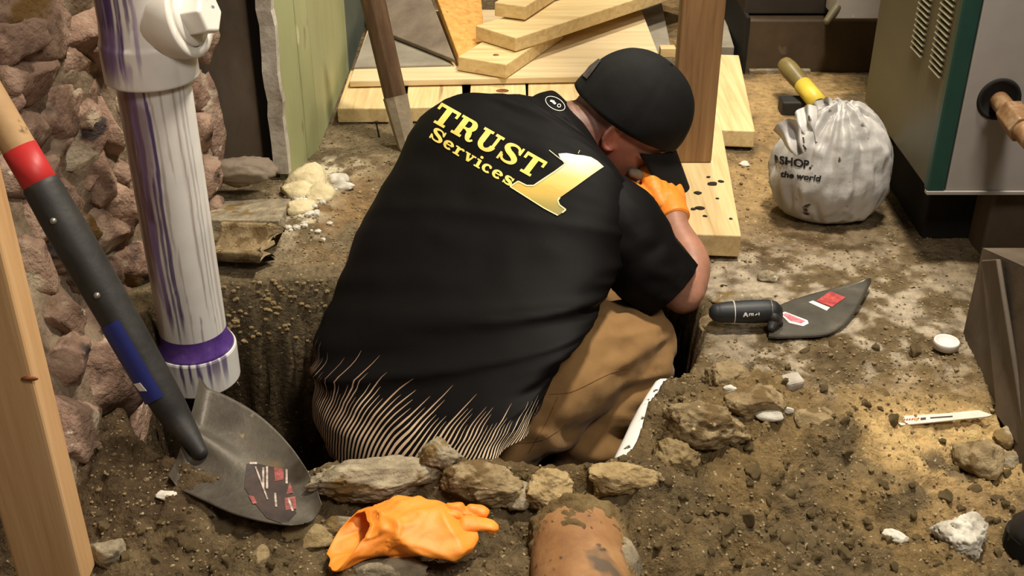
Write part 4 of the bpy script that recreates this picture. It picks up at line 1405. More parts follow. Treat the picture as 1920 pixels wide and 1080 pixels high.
# dark steel casing and grey duct at the far right
cs = root('steel_casing', 'long dark brown steel casing across the back behind the sand', 'casing', (1.0, 2.95, 0))
obj('lower_panel', box_me(.61, 1.66, 2.95, 3.5, -.03, .14, .004), M['casing'], cs)
obj('upper_panel', box_me(.60, 1.66, 2.985, 3.5, .145, .9, .004), M['dark_wall'], cs)
obj('end_plate', box_me(.60, .61, 2.94, 3.5, -.03, .15, .002), M['black_gap'], cs)
obj('foot_strip', box_me(.62, .78, 2.935, 2.95, -.01, .012, .002), M['rock_grey'], cs, label='pale strip along the foot')
dk = W(1565, 36, 2.905)
duct = root('grey_duct', 'grey metal box hanging in front of the dark casing with a rounded spout', 'duct', dk)
obj('box', box_me(dk[0], dk[0] + .135, dk[1], dk[1] + .1, dk[2], 1.0, .003), M['jacket'], duct)
obj('spout', MB().tube([(*W(1580, 0, 2.9), .013), (*W(1566, 18, 2.9), .012), (*W(1550, 40, 2.9), .009)], 12, 14).mesh('sp'), M['khaki'], duct, label='olive rounded spout')

# toe of a black boot at the near right edge
bt = G(1893, 1012)
M['boot'] = mat('black_leather', [(0.3, (22, 21, 21)), (0.7, (40, 38, 37))], 20, 5, .4, .2, 60)
boot = root('boot', 'black laced boot toe at the edge of the near dirt', 'boot', bt)
fz = floor_z(bt[0], bt[1])
sec = []
for s, w, h in ((0, .02, .03), (.02, .036, .05), (.06, .045, .062), (.12, .047, .085), (.17, .045, .14), (.20, .044, .16)):
    c = np.array((bt[0] - .004 + s * .9, bt[1] + .0 - s * .45, fz))
    sx_ = norm(np.array((.45, .9, 0)))
    sec.append(np.array([c + sx_ * w * math.cos(a) + np.array((0, 0, 1)) * (h * (.5 + .5 * math.sin(a))) for a in np.linspace(0, 2 * math.pi, 24, endpoint=False)]))
obj('upper', mesh_from(*loft(sec)), M['boot'], boot)
sec = [np.array([q * (1, 1, 0) + (0, 0, fz + zz) + (q * (1, 1, 0) - r_.mean(0) * (1, 1, 0)) * .08 for q in r_]) for r_ in sec[:6] for zz in (0,)]
mb = MB()
cen = np.array((bt[0] + .08, bt[1] - .045))
th_ = np.linspace(0, 2 * math.pi, 30, endpoint=False)
so = [np.stack([cen[0] + .10 * np.cos(th_) * .9 + .05 * np.sin(th_) * .45, cen[1] - .10 * np.cos(th_) * .45 + .05 * np.sin(th_) * .9, np.full(30, fz + z_)], -1) for z_ in (-.004, .02)]
obj('sole', mb.add(loft(so)).mesh('so', False), M['black_gap'], boot)
for i in range(3):
    c = np.array((bt[0] + .075 + .025 * i, bt[1] - .04 - .012 * i, fz + .07 + .022 * i))
    obj('lace', MB().tube([(*(c + norm(np.array((.45, .9, 0))) * u_), .003) for u_ in (-.025, 0, .025)], 8, 8).mesh('l'), M['socket'], boot)

# ------------------------------------------------------------------ the worker crouching in the hole
M['shirt'] = None
m = bpy.data.materials.new('shirt_black')
m.use_nodes = True
nt = m.node_tree
N, L = nt.nodes, nt.links
bs = N['Principled BSDF']
bs.inputs['Roughness'].default_value = .62
bs.inputs['Specular IOR Level'].default_value = .09
bs.inputs['Sheen Weight'].default_value = .0
bs.inputs['Sheen Roughness'].default_value = .4
uvn = N.new('ShaderNodeUVMap')
sx_ = N.new('ShaderNodeSeparateXYZ')
L.new(uvn.outputs[0], sx_.inputs[0])


def mth(op, a, b=None, clamp=False):
    x = N.new('ShaderNodeMath')
    x.operation = op
    x.use_clamp = clamp
    for i, q in enumerate((a, b)):
        if q is None:
            continue
        if isinstance(q, (int, float)):
            x.inputs[i].default_value = q
        else:
            L.new(q, x.inputs[i])
    return x.outputs[0]


NSTR = 150.0
us = mth('MULTIPLY', mth('ADD', sx_.outputs[0], mth('MULTIPLY', sx_.outputs[1], .42)), NSTR)
cell = mth('FLOOR', us)
fr = mth('SUBTRACT', us, cell)
wn = N.new('ShaderNodeTexWhiteNoise')
wn.noise_dimensions = '1D'
L.new(cell, wn.inputs['W'])
# printed fade: stripes thin out towards a ragged upper end; more of them on the left flank
hgt = mth('ADD', mth('MULTIPLY', sx_.outputs[0], .70), .015)          # u runs right flank -> left flank over the back
hgt = mth('MINIMUM', mth('MAXIMUM', hgt, .04), .215)
hgt = mth('ADD', hgt, mth('MULTIPLY', mth('SUBTRACT', wn.outputs[0], .5), .09))
rem = mth('MULTIPLY', mth('SUBTRACT', hgt, sx_.outputs[1]), 9.0, True)
duty = mth('MULTIPLY', mth('POWER', rem, .6), .50)
edge = mth('LESS_THAN', mth('ABSOLUTE', mth('SUBTRACT', fr, .5)), mth('MULTIPLY', duty, .5))
nzs = N.new('ShaderNodeTexNoise')
nzs.inputs['Scale'].default_value = 9
tcn = N.new('ShaderNodeTexCoord')
L.new(tcn.outputs['Object'], nzs.inputs[0])
crs = N.new('ShaderNodeValToRGB')
crs.color_ramp.elements[0].color = (*lin((150, 112, 88)), 1)
crs.color_ramp.elements[1].color = (*lin((214, 190, 158)), 1)
crs.color_ramp.elements[0].position = .3
crs.color_ramp.elements[1].position = .7
L.new(nzs.outputs[0], crs.inputs[0])
mx = N.new('ShaderNodeMix')
mx.data_type = 'RGBA'
mx.inputs[6].default_value = (*lin((14, 12, 12)), 1)
L.new(edge, mx.inputs[0])
L.new(crs.outputs[0], mx.inputs[7])
L.new(mx.outputs[2], bs.inputs['Base Color'])
n4 = N.new('ShaderNodeTexNoise')
n4.inputs['Scale'].default_value = 900
bpn = N.new('ShaderNodeBump')
bpn.inputs['Strength'].default_value = .15
bpn.inputs['Distance'].default_value = .001
L.new(tcn.outputs['Object'], n4.inputs[0])
L.new(n4.outputs[0], bpn.inputs['Height'])
L.new(bpn.outputs[0], bs.inputs['Normal'])
M['shirt'] = m
M['cap'] = mat('cap_black', [(0.3, (17, 17, 17)), (0.7, (26, 26, 25))], 10, 4, .8, .25, 260, spec=.2, dist=.001)
M['trouser'] = mat('brown_canvas', [(0.25, (116, 86, 52)), (0.5, (146, 112, 70)), (0.8, (164, 128, 84))], 6, 6, .85, .35, 320, spec=.2, sheen=.1, dist=.001)
M['skin'] = mat('skin', [(0.3, (205, 205, 205)), (0.7, (255, 250, 248))], 24, 5, .5, .15, 120, attr='Col', spec=.4, dist=.002)
M['glove'] = mat('orange_nitrile', [(0.3, (244, 136, 40)), (0.6, (252, 156, 58)), (0.85, (253, 172, 82))], 9, 5, .5, .3, 60, spec=.4, dist=.003)
M['gold'] = mat('gold_print', [(0.3, (218, 190, 92)), (0.6, (236, 214, 112)), (0.85, (240, 222, 140))], 14, 4, .5)
M['logo'] = mat('logo_print', [(0.2, (245, 245, 245)), (0.8, (255, 255, 255))], 14, 4, .45, attr='Col')
M['cream'] = flat_mat('cream_print', (232, 222, 170), .5)

RV = np.array((.766, -.643, 0))
FV = np.array((.643, .766, 0))
UP = np.array((0, 0, 1.0))
man = root('person', 'person in a black printed work shirt, black cap and brown trousers crouching in the hole', 'person', (.05, 1.72, -.5))
man_loc = np.array((.05, 1.72, -.5))

# left point, right point, dorsal point, centre depth, dorsal thickness
RINGS = [((634, 800), (1006, 752), (778, 896), 2.00, .165),
         ((608, 722), (1040, 692), (754, 815), 2.01, .150),
         ((611, 650), (1076, 638), (768, 718), 2.03, .125),
         ((634, 562), (1112, 585), (800, 612), 2.06, .115),
         ((672, 470), (1140, 540), (838, 512), 2.09, .110),
         ((708, 390), (1165, 490), (880, 420), 2.12, .110),
         ((752, 312), (1180, 435), (925, 335), 2.145, .110),
         ((788, 238), (1182, 396), (965, 268), 2.165, .105),
         ((832, 202), (1172, 362), (1000, 226), 2.185, .090),
         ((912, 206), (1152, 336), (1025, 209), 2.195, .075),
         ((985, 206), (1128, 316), (1046, 212), 2.20, .066)]
ctl = []
for l, r, d, dc, th_ in RINGS:
    hw = .115 if th_ > .08 else .07
    ctl.append(np.concatenate([W(*l, dc + hw), W(*r, dc - hw), W(*d, dc - th_)]))
NS, MS = 120, 176
S_ = spline(ctl, NS)
tt = np.linspace(0, 2 * math.pi, MS, endpoint=False)
rows = []
for s in S_:
    l, r, d = s[:3], s[3:6], s[6:]
    c = (l + r) / 2
    a = (r - l) / 2
    b = d - c
    b = b + a * 0
    ct, st_ = np.cos(tt), np.sin(tt)
    e = 2 / 2.35
    ca_ = np.sign(ct) * np.abs(ct) ** e
    sa_ = np.sign(st_) * np.abs(st_) ** e
    k2 = np.where(sa_ > 0, 1.0, .85)
    rows.append(c + ca_[:, None] * a + (sa_ * k2)[:, None] * b)
TOR = np.array(rows)
vv_ = np.linspace(0, 1, NS)[:, None] * np.ones((1, MS))
uu_ = np.ones((NS, 1)) * (tt / (2 * math.pi))[None]
# cloth: creases running round the waist and pulling towards the right hip, folds at the collar
Pn = TOR.reshape(-1, 3)
cen_r = TOR.mean(1, keepdims=True)
nrm_r = (TOR - cen_r)
nrm_r /= np.linalg.norm(nrm_r, axis=2, keepdims=True)
ue, ve = uu_.ravel(), vv_.ravel()
q = np.stack([ue * 2.2, (ve * 1.0 + .20 * ue) * 13, 0 * ue], -1)
cre = 1 - np.abs(fbm(q, 1.0, 2, 71)) * 2.2
q2 = np.stack([ue * 6, (ve - .45 * ue) * 16, 0 * ue + 3], -1)
cre2 = 1 - np.abs(fbm(q2, 1.0, 2, 72)) * 2.2
band = np.exp(-((ve - .27) / .14) ** 2) + .25
band2 = np.exp(-((ve - .12) / .10) ** 2) * .5 + .5 * smooth(.82, .95, ve) + .15
disp = .015 * cre * band + .010 * cre2 * band2 + .004 * fbm(Pn, 14, 2, 73)
TOR = TOR + nrm_r * disp.reshape(NS, MS, 1)
# hem ripple
TOR[:6] += (nrm_r[:6] * (.006 * np.sin(tt * 14 + 1))[None, :, None]) * np.linspace(1, 0, 6)[:, None, None]


def uvset(me, U, V):
    uv = me.uv_layers.new(name='UVMap')
    li = np.empty(len(me.loops), np.int32)
    me.loops.foreach_get('vertex_index', li)
    uv.data.foreach_set('uv', np.stack([U[li], V[li]], -1).astype(np.float32).ravel())


# sleeves: right one ends above the elbow, left one hangs in front of the chest
SH_R, EL_R, WR_R = W(1150, 418, 2.05), W(1286, 556, 2.075), W(1262, 402, 2.165)
SH_L, EL_L, WR_L = W(850, 262, 2.27), W(1010, 480, 2.46), W(1120, 535, 2.33)


def sleeve(pts, n=44, m=56, seed=1):
    r_ = np.array(tube_rings(pts, n, m, round_ends=False))
    q_ = r_.reshape(-1, 3)
    c_ = r_.mean(1, keepdims=True)
    nn_ = (r_ - c_)
    nn_ /= np.linalg.norm(nn_, axis=2, keepdims=True)
    f_ = 1 - np.abs(fbm(q_ * (1, 1, 1), 22, 2, seed)) * 2
    r_ = r_ + nn_ * (.005 * f_).reshape(n, m, 1)
    inner = c_[-1] + (r_[-1] - c_[-1]) * .97
    back = c_[-6] + (r_[-6] - c_[-6]) * .9
    return np.concatenate([r_, inner[None], back[None]])


sl = [sleeve([(*W(1085, 385, 2.17), .055), (*W(1148, 410, 2.075), .073), (*(SH_R * .55 + EL_R * .45 + (-.008, 0, -.006)), .070), (*(SH_R * .25 + EL_R * .75 + (-.012, 0, -.006)), .066), (*(SH_R * .13 + EL_R * .87 + (-.012, 0, -.006)), .064)], seed=5),
      sleeve([(*(SH_L + .05 * RV), .055), (*SH_L, .066), (*(SH_L * .5 + EL_L * .5), .066), (*(SH_L * .1 + EL_L * .9), .060)], seed=6)]
V_, F_ = [tuple(p) for p in TOR.reshape(-1, 3)], []
for i in range(NS - 1):
    for j in range(MS):
        k_ = (j + 1) % MS
        F_.append((i * MS + j, i * MS + k_, (i + 1) * MS + k_, (i + 1) * MS + j))
U_, Vq = list(ue), list(ve)
for s in sl:
    o_ = len(V_)
    n_, m_2 = s.shape[:2]
    V_ += [tuple(p) for p in s.reshape(-1, 3)]
    for i in range(n_ - 1):
        for j in range(m_2):
            k_ = (j + 1) % m_2
            F_.append((o_ + i * m_2 + j, o_ + i * m_2 + k_, o_ + (i + 1) * m_2 + k_, o_ + (i + 1) * m_2 + j))
    U_ += [.5] * (n_ * m_2)
    Vq += [1.0] * (n_ * m_2)
sh_me = mesh_from(V_, F_, 'shirt')
uvset(sh_me, np.array(U_), np.array(Vq))
# unwrap seam: last column shares u=0; keep it on the hidden belly side
BS = bvh_of(sh_me)
shirt = obj('shirt', sh_me, M['shirt'], man, label='black work shirt with a gold print and striped tail')

# collar: a stand up band round the neck
cl = []
for l, r, d, dc, th_ in (((985, 202), (1130, 326), (1036, 222), 2.19, .074), ((1010, 188), (1134, 318), (1056, 208), 2.205, .070), ((1030, 174), (1132, 300), (1078, 212), 2.215, .062),
                         ((1036, 178), (1128, 298), (1080, 216), 2.22, .056), ((1010, 190), (1120, 312), (1060, 224), 2.215, .052)):
    cl.append(np.concatenate([W(*l, dc + .07), W(*r, dc - .06), W(*d, dc - th_)]))
cs_ = spline(cl, 26)
rows = []
for s in cs_:
    c = (s[:3] + s[3:6]) / 2
    a, b = (s[3:6] - s[:3]) / 2, s[6:] - c
    rows.append(c + np.cos(tt)[:, None] * a + np.sin(tt)[:, None] * b)
co_me = grid_mesh(np.array(rows), 'collar', closed_u=False)
co_me = mesh_from(*loft(rows, False), 'collar')
uvset(co_me, np.full(len(co_me.vertices), .5), np.ones(len(co_me.vertices)))
BC = bvh_of(co_me)
collar = obj('collar', co_me, M['shirt'], shirt)

# ---- print on the back: slab serif letters from strokes
def strip(pts, w):
    P_ = np.asarray(pts, float)
    w = np.broadcast_to(np.asarray(w, float), (len(P_),))
    t_ = np.gradient(P_, axis=0)
    t_ /= np.linalg.norm(t_, axis=1)[:, None] + 1e-9
    n_ = np.stack([-t_[:, 1], t_[:, 0]], -1)
    a, b = P_ + n_ * w[:, None] / 2, P_ - n_ * w[:, None] / 2
    return [[tuple(a[i]), tuple(a[i + 1]), tuple(b[i + 1]), tuple(b[i])] for i in range(len(P_) - 1)]


def seg(x0, y0, x1, y1, w, n=4):
    return strip([(x0 + (x1 - x0) * i / n, y0 + (y1 - y0) * i / n) for i in range(n + 1)], w)


def curve(pts, n=18):
    q_ = spline(pts, n)
    return strip(q_[:, :2], q_[:, 2])


def arc(cx, cy, rx, ry, a0, a1, w0, w1=None, n=18):
    w1 = w0 if w1 is None else w1
    an = np.radians(np.linspace(a0, a1, n))
    ww = w0 + (w1 - w0) * np.abs(np.cos(an))
    return strip(np.stack([cx + rx * np.cos(an), cy + ry * np.sin(an)], -1), ww)


def gS(h=1.0):
    k = h
    p = curve([(.80, .70 * k, .10), (.70, .88 * k, .11), (.48, .94 * k, .12), (.25, .86 * k, .19), (.21, .70 * k, .25), (.36, .56 * k, .25), (.62, .45 * k, .25), (.79, .30 * k, .25), (.74, .13 * k, .18),
               (.50, .06 * k, .12), (.28, .12 * k, .11), (.18, .30 * k, .10)], 40)
    return p + seg(.84, 1.0 * k, .84, .62 * k, .10) + seg(.13, 0, .13, .38 * k, .10)


GL = {
    'T': (1.0, seg(.02, .925, .98, .925, .15) + seg(.065, .98, .065, .66, .12) + seg(.935, .98, .935, .66, .12) + seg(.5, .95, .5, .05, .27) + seg(.24, .065, .76, .065, .13)),
    'R': (1.05, seg(.26, .97, .26, .03, .26) + seg(.02, .065, .50, .065, .13) + seg(.02, .935, .55, .935, .13) + seg(.30, .50, .56, .50, .12) + arc(.54, .715, .21, .215, 90, -90, .13, .26) +
          curve([(.52, .49, .14), (.68, .44, .22), (.74, .27, .25), (.80, .10, .18), (.92, .06, .12), (1.02, .16, .09)], 14)),
    'U': (1.05, seg(.24, .97, .24, .36, .26) + seg(.80, .97, .80, .36, .14) + arc(.52, .36, .28, .29, 180, 360, .15, .24) + seg(0, .935, .48, .935, .13) + seg(.60, .935, 1.0, .935, .13)),
    'S': (.96, gS()),
    'e': (.74, arc(.36, .33, .25, .27, 8, 318, .13, .20) + seg(.14, .36, .62, .36, .10)),
    'r': (.66, seg(.22, .64, .22, .03, .2) + seg(0, .055, .46, .055, .11) + seg(.0, .60, .24, .60, .11) + curve([(.26, .42, .10), (.36, .56, .13), (.50, .60, .14), (.58, .52, .16)], 10)),
    'v': (.76, seg(.16, .62, .36, .04, .19) + seg(.38, .04, .58, .62, .11) + seg(0, .60, .33, .60, .11) + seg(.43, .60, .74, .60, .11)),
    'i': (.44, seg(.22, .64, .22, .03, .2) + seg(.01, .055, .43, .055, .11) + seg(.02, .60, .24, .60, .11) + arc(.22, .86, .055, .055, 0, 360, .11, n=10)),
    'c': (.68, arc(.36, .33, .25, .27, 48, 318, .13, .20) + arc(.52, .50, .04, .04, 0, 360, .1, n=8)),
    's': (.64, [[(x * .72, y) for x, y in p] for p in gS(.66)]),
}


def lay(word, p0, p1, up, sag=0.0, gap=.06):
    tot = sum(GL[c][0] + gap for c in word) - gap
    p0, p1, up = np.array(p0, float), np.array(p1, float), np.array(up, float)
    out_, x = [], 0.0
    for c in word:
        for poly in GL[c][1]:
            qq = []
            for gx, gy in poly:
                s = (x + gx) / tot
                base = p0 + (p1 - p0) * s + np.array((-.45, .9)) * sag * 4 * s * (1 - s)
                qq.append(tuple(base + up * gy))
            out_.append(qq)
        x += GL[c][0] + gap
    return out_


obj('lettering', decal(BS, lay('TRUST', (804, 225), (1003, 337), (24.5, -32), 0), .0012, 0), M['gold'], shirt, label='gold word TRUST')
obj('lettering', decal(BS, lay('Services', (803, 257), (957, 350), (12.5, -21), 2, .05), .0012, 0), M['gold'], shirt, label='smaller gold word Services')
ONE = [(957, 351), (972, 341), (988, 349), (1001, 349), (1010, 343), (1040, 323), (1059, 309), (1050, 296), (1047, 289), (1062, 288), (1080, 291), (1094, 292), (1108, 295), (1120, 302), (1132, 313),
       (1110, 328), (1080, 350), (1050, 371), (1046, 377), (1049, 385), (1061, 394), (1054, 400), (1046, 405), (1034, 399), (1020, 391), (990, 371)]
om = decal(BS, [ONE], .0012, 5)
# the artwork's own gold gradient, laid down along its stem
Pv = co_of(om)
u_ = np.array([((p[0] - W(1045, 390, 2.1)[0]), p[2]) for p in Pv])
zz_ = (Pv[:, 2] - Pv[:, 2].min()) / (Pv[:, 2].max() - Pv[:, 2].min())
stops = np.array([lin(c) for c in ((120, 112, 44), (168, 148, 66), (214, 176, 80), (226, 192, 104), (222, 214, 180), (238, 236, 220))])
xs_ = np.array([0, .2, .42, .62, .82, 1.0])
set_col(om, np.stack([np.interp(zz_, xs_, stops[:, i]) for i in range(3)], -1))
obj('numeral', om, M['logo'], shirt, label='gold numeral 1 with a white shine')
ol = []
for i in list(range(0, 6)) + list(range(17, 21)):
    a, b = np.array(ONE[i]), np.array(ONE[i + 1])
    ol.append(rect(*a, *b, 2.6))
ol += [rect(957, 351, 1020, 391, 2), rect(1020, 391, 1046, 405, 2), rect(1030, 283, 1062, 308, 1.2), rect(1084, 289, 1087, 283, 1)]
obj('outline', decal(BS, ol, .002, 2), M['cream'], shirt, label='cream outline of the numeral', kind='stuff')
th_ = np.linspace(0, 2 * math.pi, 26)
e1_, e2_ = np.array((17, 10)), np.array((-5.5, 9))
tag = [tuple(np.array((1041, 195)) + e1_ * math.cos(a) + e2_ * math.sin(a)) for a in th_]
obj('neck_emblem', decal(BC, strip(tag, 1.0) + [[(1033, 188), (1040, 190), (1038, 194), (1031, 191)], [(1039, 191), (1043, 195), (1040, 197), (1036, 194)]] +
                         strip([tuple(np.array((1048, 199)) + (3 * math.cos(a), 3 * math.sin(a))) for a in np.linspace(0, 6.28, 12)], 1.2), .0012, 0), M['label_white'], collar, label='small oval white emblem')

# ---- trousers
HIP_R, KN_R, AN_R = W(925, 790, 1.99), W(1190, 638, 2.10), W(1062, 990, 2.13)
HIP_L, KN_L, AN_L = W(770, 745, 2.13), W(1138, 590, 2.34), W(880, 900, 2.36)
PEL = (HIP_R + HIP_L) / 2
mb = MB()
mb.tube([(*(PEL + (-.02, -.02, -.02)), .115), (*(PEL + (.03, .04, .10)), .115)], 8, 24)
mb.tube([(*HIP_R, .105), (*(HIP_R * .6 + KN_R * .4 + (0, 0, .01)), .094), (*(HIP_R * .2 + KN_R * .8 + (0, 0, .012)), .075), (*KN_R, .066)], 20, 24)
mb.tube([(*HIP_L, .105), (*(HIP_L * .5 + KN_L * .5), .088), (*KN_L, .064)], 20, 24)
CA_R = W(1138, 775, 2.10)
mb.tube([(*KN_R, .066), (*(KN_R * .5 + CA_R * .5 + (.012, 0, 0)), .066), (*CA_R, .068), (*(CA_R * .5 + AN_R * .5), .064), (*AN_R, .058)], 20, 24)
mb.tube([(*KN_L, .064), (*(KN_L * .5 + AN_L * .5), .068), (*AN_L, .055)], 20, 24)
tr = remesh(mb.mesh('t'), .007, 5)
P_ = co_of(tr)
Nn = no_of(tr)
axis = norm(AN_R - KN_R)
sC = (P_ - KN_R) @ axis
thx = norm(KN_R - HIP_R)
sT = (P_ - HIP_R) @ thx
f1 = 1 - np.abs(fbm(P_ * (1, 1, 1), 15, 3, 81)) * 2
bunch = np.sin(sC * 75 + 3 * fbm(P_, 9, 2, 82)) * smooth(.10, .2, sC)
diag = 1 - np.abs(fbm(P_ @ np.stack([thx * .35, norm(np.cross(thx, UP)), UP], 1), 26, 2, 83)) * 2.2
set_co(tr, P_ + Nn * (.007 * f1 + .009 * bunch + .008 * diag * smooth(.1, .3, sT))[:, None])
BTR = bvh_of(tr)
trousers = obj('trousers', tr, M['trouser'], man, label='tan brown canvas trousers')


def seam(pts, w=.0009):
    o = Vector((0, 0, CAM_H))
    out_ = []
    for p in spline(pts, 30):
        dr = (Vector(tuple(W(p[0], p[1], 1.0))) - o).normalized()
        h = BTR.ray_cast(o, dr)
        if h[0] is not None and not (out_ and (Vector(out_[-1][:3]) - h[0]).length > .03):
            out_.append((*h[0], w))
    return out_


M['stitch'] = flat_mat('trouser_stitch', (120, 84, 46), .8)
for pts in ([(1030, 740), (1070, 735), (1120, 712), (1150, 698), (1180, 690)], [(960, 832), (1010, 826), (1040, 812), (1060, 795)], [(1045, 745), (1025, 790), (990, 850)]):
    sq = seam(pts)
    if len(sq) > 4:
        obj('seam', MB().tube(sq, 40, 6).mesh('seam'), M['stitch'], trousers)

# boots on the bottom of the hole
for an, d in ((AN_R, FV), (AN_L, FV)):
    base = np.array((an[0], an[1], min(an[2] - .02, -.40)))
    mb = MB()
    mb.tube([(*(an + (0, 0, .06)), .050), (*(base + (0, 0, .0)), .048)], 8, 20)
    mb.tube([(*(base - d * .04 + (0, 0, -.035)), .042), (*(base + d * .08 + (0, 0, -.04)), .046), (*(base + d * .19 + (0, 0, -.05)), .038)], 14, 20)
    obj('boot', remesh(mb.mesh('b'), .008, 3), M['boot'], man, label='dark work boot')

# ---- head frame
HC = W(1182, 212, 2.20)
_ex, _eu, _et = np.array((1.0, 0, 0)), np.array((0, .5, .866)), np.array((0, -.866, .5))
hf = norm(.80 * _ex - .56 * _eu - .20 * _et)
cup = .583 * _ex + .676 * _eu + .44 * _et
cup = norm(cup - hf * (cup @ hf))
hr_ = np.cross(hf, cup)
HM = np.stack([hr_, hf, cup], 1)      # columns: right, forward (nose), crown
HC = HC - cup * .030


def hw_(p):
    return np.asarray(p) @ HM.T + HC


nv2, nu2 = 56, 72
ph = np.linspace(-math.pi / 2, math.pi / 2, nv2)
lo = np.linspace(0, 2 * math.pi, nu2, endpoint=False)
PH, LO = np.meshgrid(ph, lo, indexing='ij')
u3 = np.stack([np.cos(PH) * np.sin(LO), np.cos(PH) * np.cos(LO), np.sin(PH)], -1).reshape(-1, 3)
x, y, z = u3.T
hx2 = x * .076 * (1 - .22 * smooth(-.1, -1, z))
hy2 = y * .096 + .018 * smooth(-.1, -.8, z) * (y > -.3) - .01 * smooth(-.2, -.9, z) * (y < -.2)
hz2 = z * .118
fr_ = smooth(.2, .7, y)
hy2 = hy2 + fr_ * (.024 * np.exp(-(x / .16) ** 2 - ((z + .14) / .17) ** 2) + .006 * np.exp(-((z - .14) / .07) ** 2) - .010 * np.exp(-((np.abs(x) - .40) / .17) ** 2 - ((z - .02) / .10) ** 2)
                   + .006 * np.exp(-(x / .3) ** 2 - ((z + .5) / .07) ** 2) - .004 * np.exp(-(x / .3) ** 2 - ((z + .45) / .03) ** 2) + .010 * np.exp(-(x / .3) ** 2 - ((z + .86) / .15) ** 2))
hp3 = np.stack([hx2, hy2, hz2], -1)
mb = MB()
mb.add(loft(hw_(hp3).reshape(nv2, nu2, 3)[1:-1]))
nk0, nk1 = W(1080, 250, 2.20), hw_((0, -.030, -.05))
mb.tube([(*W(1000, 300, 2.2), .075), (*nk0, .061), (*(nk0 * .5 + nk1 * .5), .063), (*nk1, .066)], 16, 28)
for sg in (1, -1):                                    # ears
    e_ = []
    for a in np.linspace(-2.2, 2.3, 14):
        e_.append((*hw_((sg * (.076 + .010 * math.cos(a * .5)), -.014 - .017 * math.cos(a) * 1.0 + .004, .004 + .031 * math.sin(a))), .0052))
    mb.tube(e_, 26, 10)
    mb.tube([(*hw_((sg * .072, -.010, .022)), .007), (*hw_((sg * .074, -.014, .0)), .009), (*hw_((sg * .072, -.004, -.024)), .007)], 10, 12)
# arms and chest under the shirt
mid_el = EL_R + (.000, .01, -.002)
mb.tube([(*W(1010, 340, 2.19), .07), (*W(1148, 415, 2.10), .050), (*(SH_R * .5 + EL_R * .5 + (-.006, .006, -.004)), .046), (*mid_el, .037)], 20, 20)
fm = EL_R * .60 + WR_R * .40 + (.020, .0, 0)
mb.tube([(*mid_el, .034), (*fm, .033), (*(EL_R * .2 + WR_R * .8 + (.002, 0, 0)), .026), (*WR_R, .0245), (*(WR_R * 1.12 - EL_R * .12), .017)], 24, 20)
mb.tube([(*W(1010, 340, 2.19), .07), (*SH_L, .05), (*EL_L, .040)], 16, 18)
mb.tube([(*EL_L, .040), (*(EL_L * .5 + WR_L * .5), .036), (*WR_L, .026)], 14, 18)
mb.tube([(*W(1000, 300, 2.2), .075), (*W(930, 420, 2.18), .09), (*PEL, .09)], 14, 22)
bd_me = remesh(mb.mesh('body'), .0042, 2)
P_ = co_of(bd_me)
lp = (P_ - HC) @ HM
skin = np.tile(np.array(lin((188, 136, 112))), (len(P_), 1))
nz_ = fbm(P_, 26, 3, 95)
red = np.exp(-(((lp[:, 1] + .02) / .05) ** 2 + ((lp[:, 2] + .02) / .07) ** 2)) * (np.abs(lp[:, 0]) > .04)
skin = skin * (1 - .55 * red[:, None]) + .55 * red[:, None] * np.array(lin((206, 104, 84)))
hairm = smooth(-.085, -.035, lp[:, 2] + .25 * lp[:, 1] + .012 * nz_) * smooth(-.005, -.04, lp[:, 1]) * (np.linalg.norm(lp, axis=1) < .16)
hairm = np.clip(hairm * (.70 + .25 * fbm(P_, 60, 2, 96)), 0, .85)
skin = skin * (1 - hairm[:, None]) + hairm[:, None] * np.array(lin((96, 78, 70)))
beard = smooth(-.02, -.05, lp[:, 2]) * smooth(.02, .05, lp[:, 1]) * (np.linalg.norm(lp, axis=1) < .16) * .45
skin = skin * (1 - beard[:, None]) + beard[:, None] * np.array(lin((110, 78, 66)))
set_col(bd_me, skin * (1 + .10 * nz_)[:, None])
bodyo = obj('body', bd_me, M['skin'], man, label='reddish skin with close cropped hair')
for sg in (1, -1):
    v, f = ICO[2]
    obj('eye', mesh_from(hw_(v * .011 + (sg * .031, .083, .004)), f), M['label_white'], bodyo)

# ---- cap
cr_ = []
ncap, mcap = 30, 72
lo2 = np.linspace(0, 2 * math.pi, mcap, endpoint=False)
for i in range(ncap):
    t_ = i / (ncap - 1)
    a = t_ * math.pi / 2 * .985
    rx, ry = .092 * math.cos(a) ** .80, .114 * math.cos(a) ** .80
    zz = .026 + .122 * math.sin(a) ** .95
    row = np.stack([rx * np.sin(lo2), -.003 + ry * np.cos(lo2), zz + (1 - t_) ** 2 * (.010 * np.cos(lo2) - .004)], -1)
    if i == 0:
        first = row
    seamd = np.min(np.abs(((lo2[:, None] - np.arange(6) * math.pi / 3 - .52 + math.pi) % (2 * math.pi)) - math.pi), 1)
    row *= (1 - .012 * np.exp(-(seamd / .05) ** 2) * (t_ < .97))[:, None] if False else 1
    row = row + np.stack([np.sin(lo2), np.cos(lo2), 0 * lo2], -1) * (-.0016 * np.exp(-(seamd / .035) ** 2) * math.cos(a))[:, None]
    cr_.append(hw_(row))
capm = [hw_((first - (0, -.003, 0)) * (.96, .96, 1) + (0, -.003, .012))] + [hw_((first - (0, -.003, 0)) * (.985, .985, 1) + (0, -.003, -.001))] + cr_
cap_me = mesh_from(*loft(capm), 'cap')
P_ = co_of(cap_me)
set_co(cap_me, P_ + no_of(cap_me) * (.0022 * fbm(P_, 18, 3, 97))[:, None])
BCP = bvh_of(cap_me)
cap = obj('cap', cap_me, M['cap'], man, label='black baseball cap')
nb, mb_ = 16, 30
P = np.zeros((nb, mb_, 3))
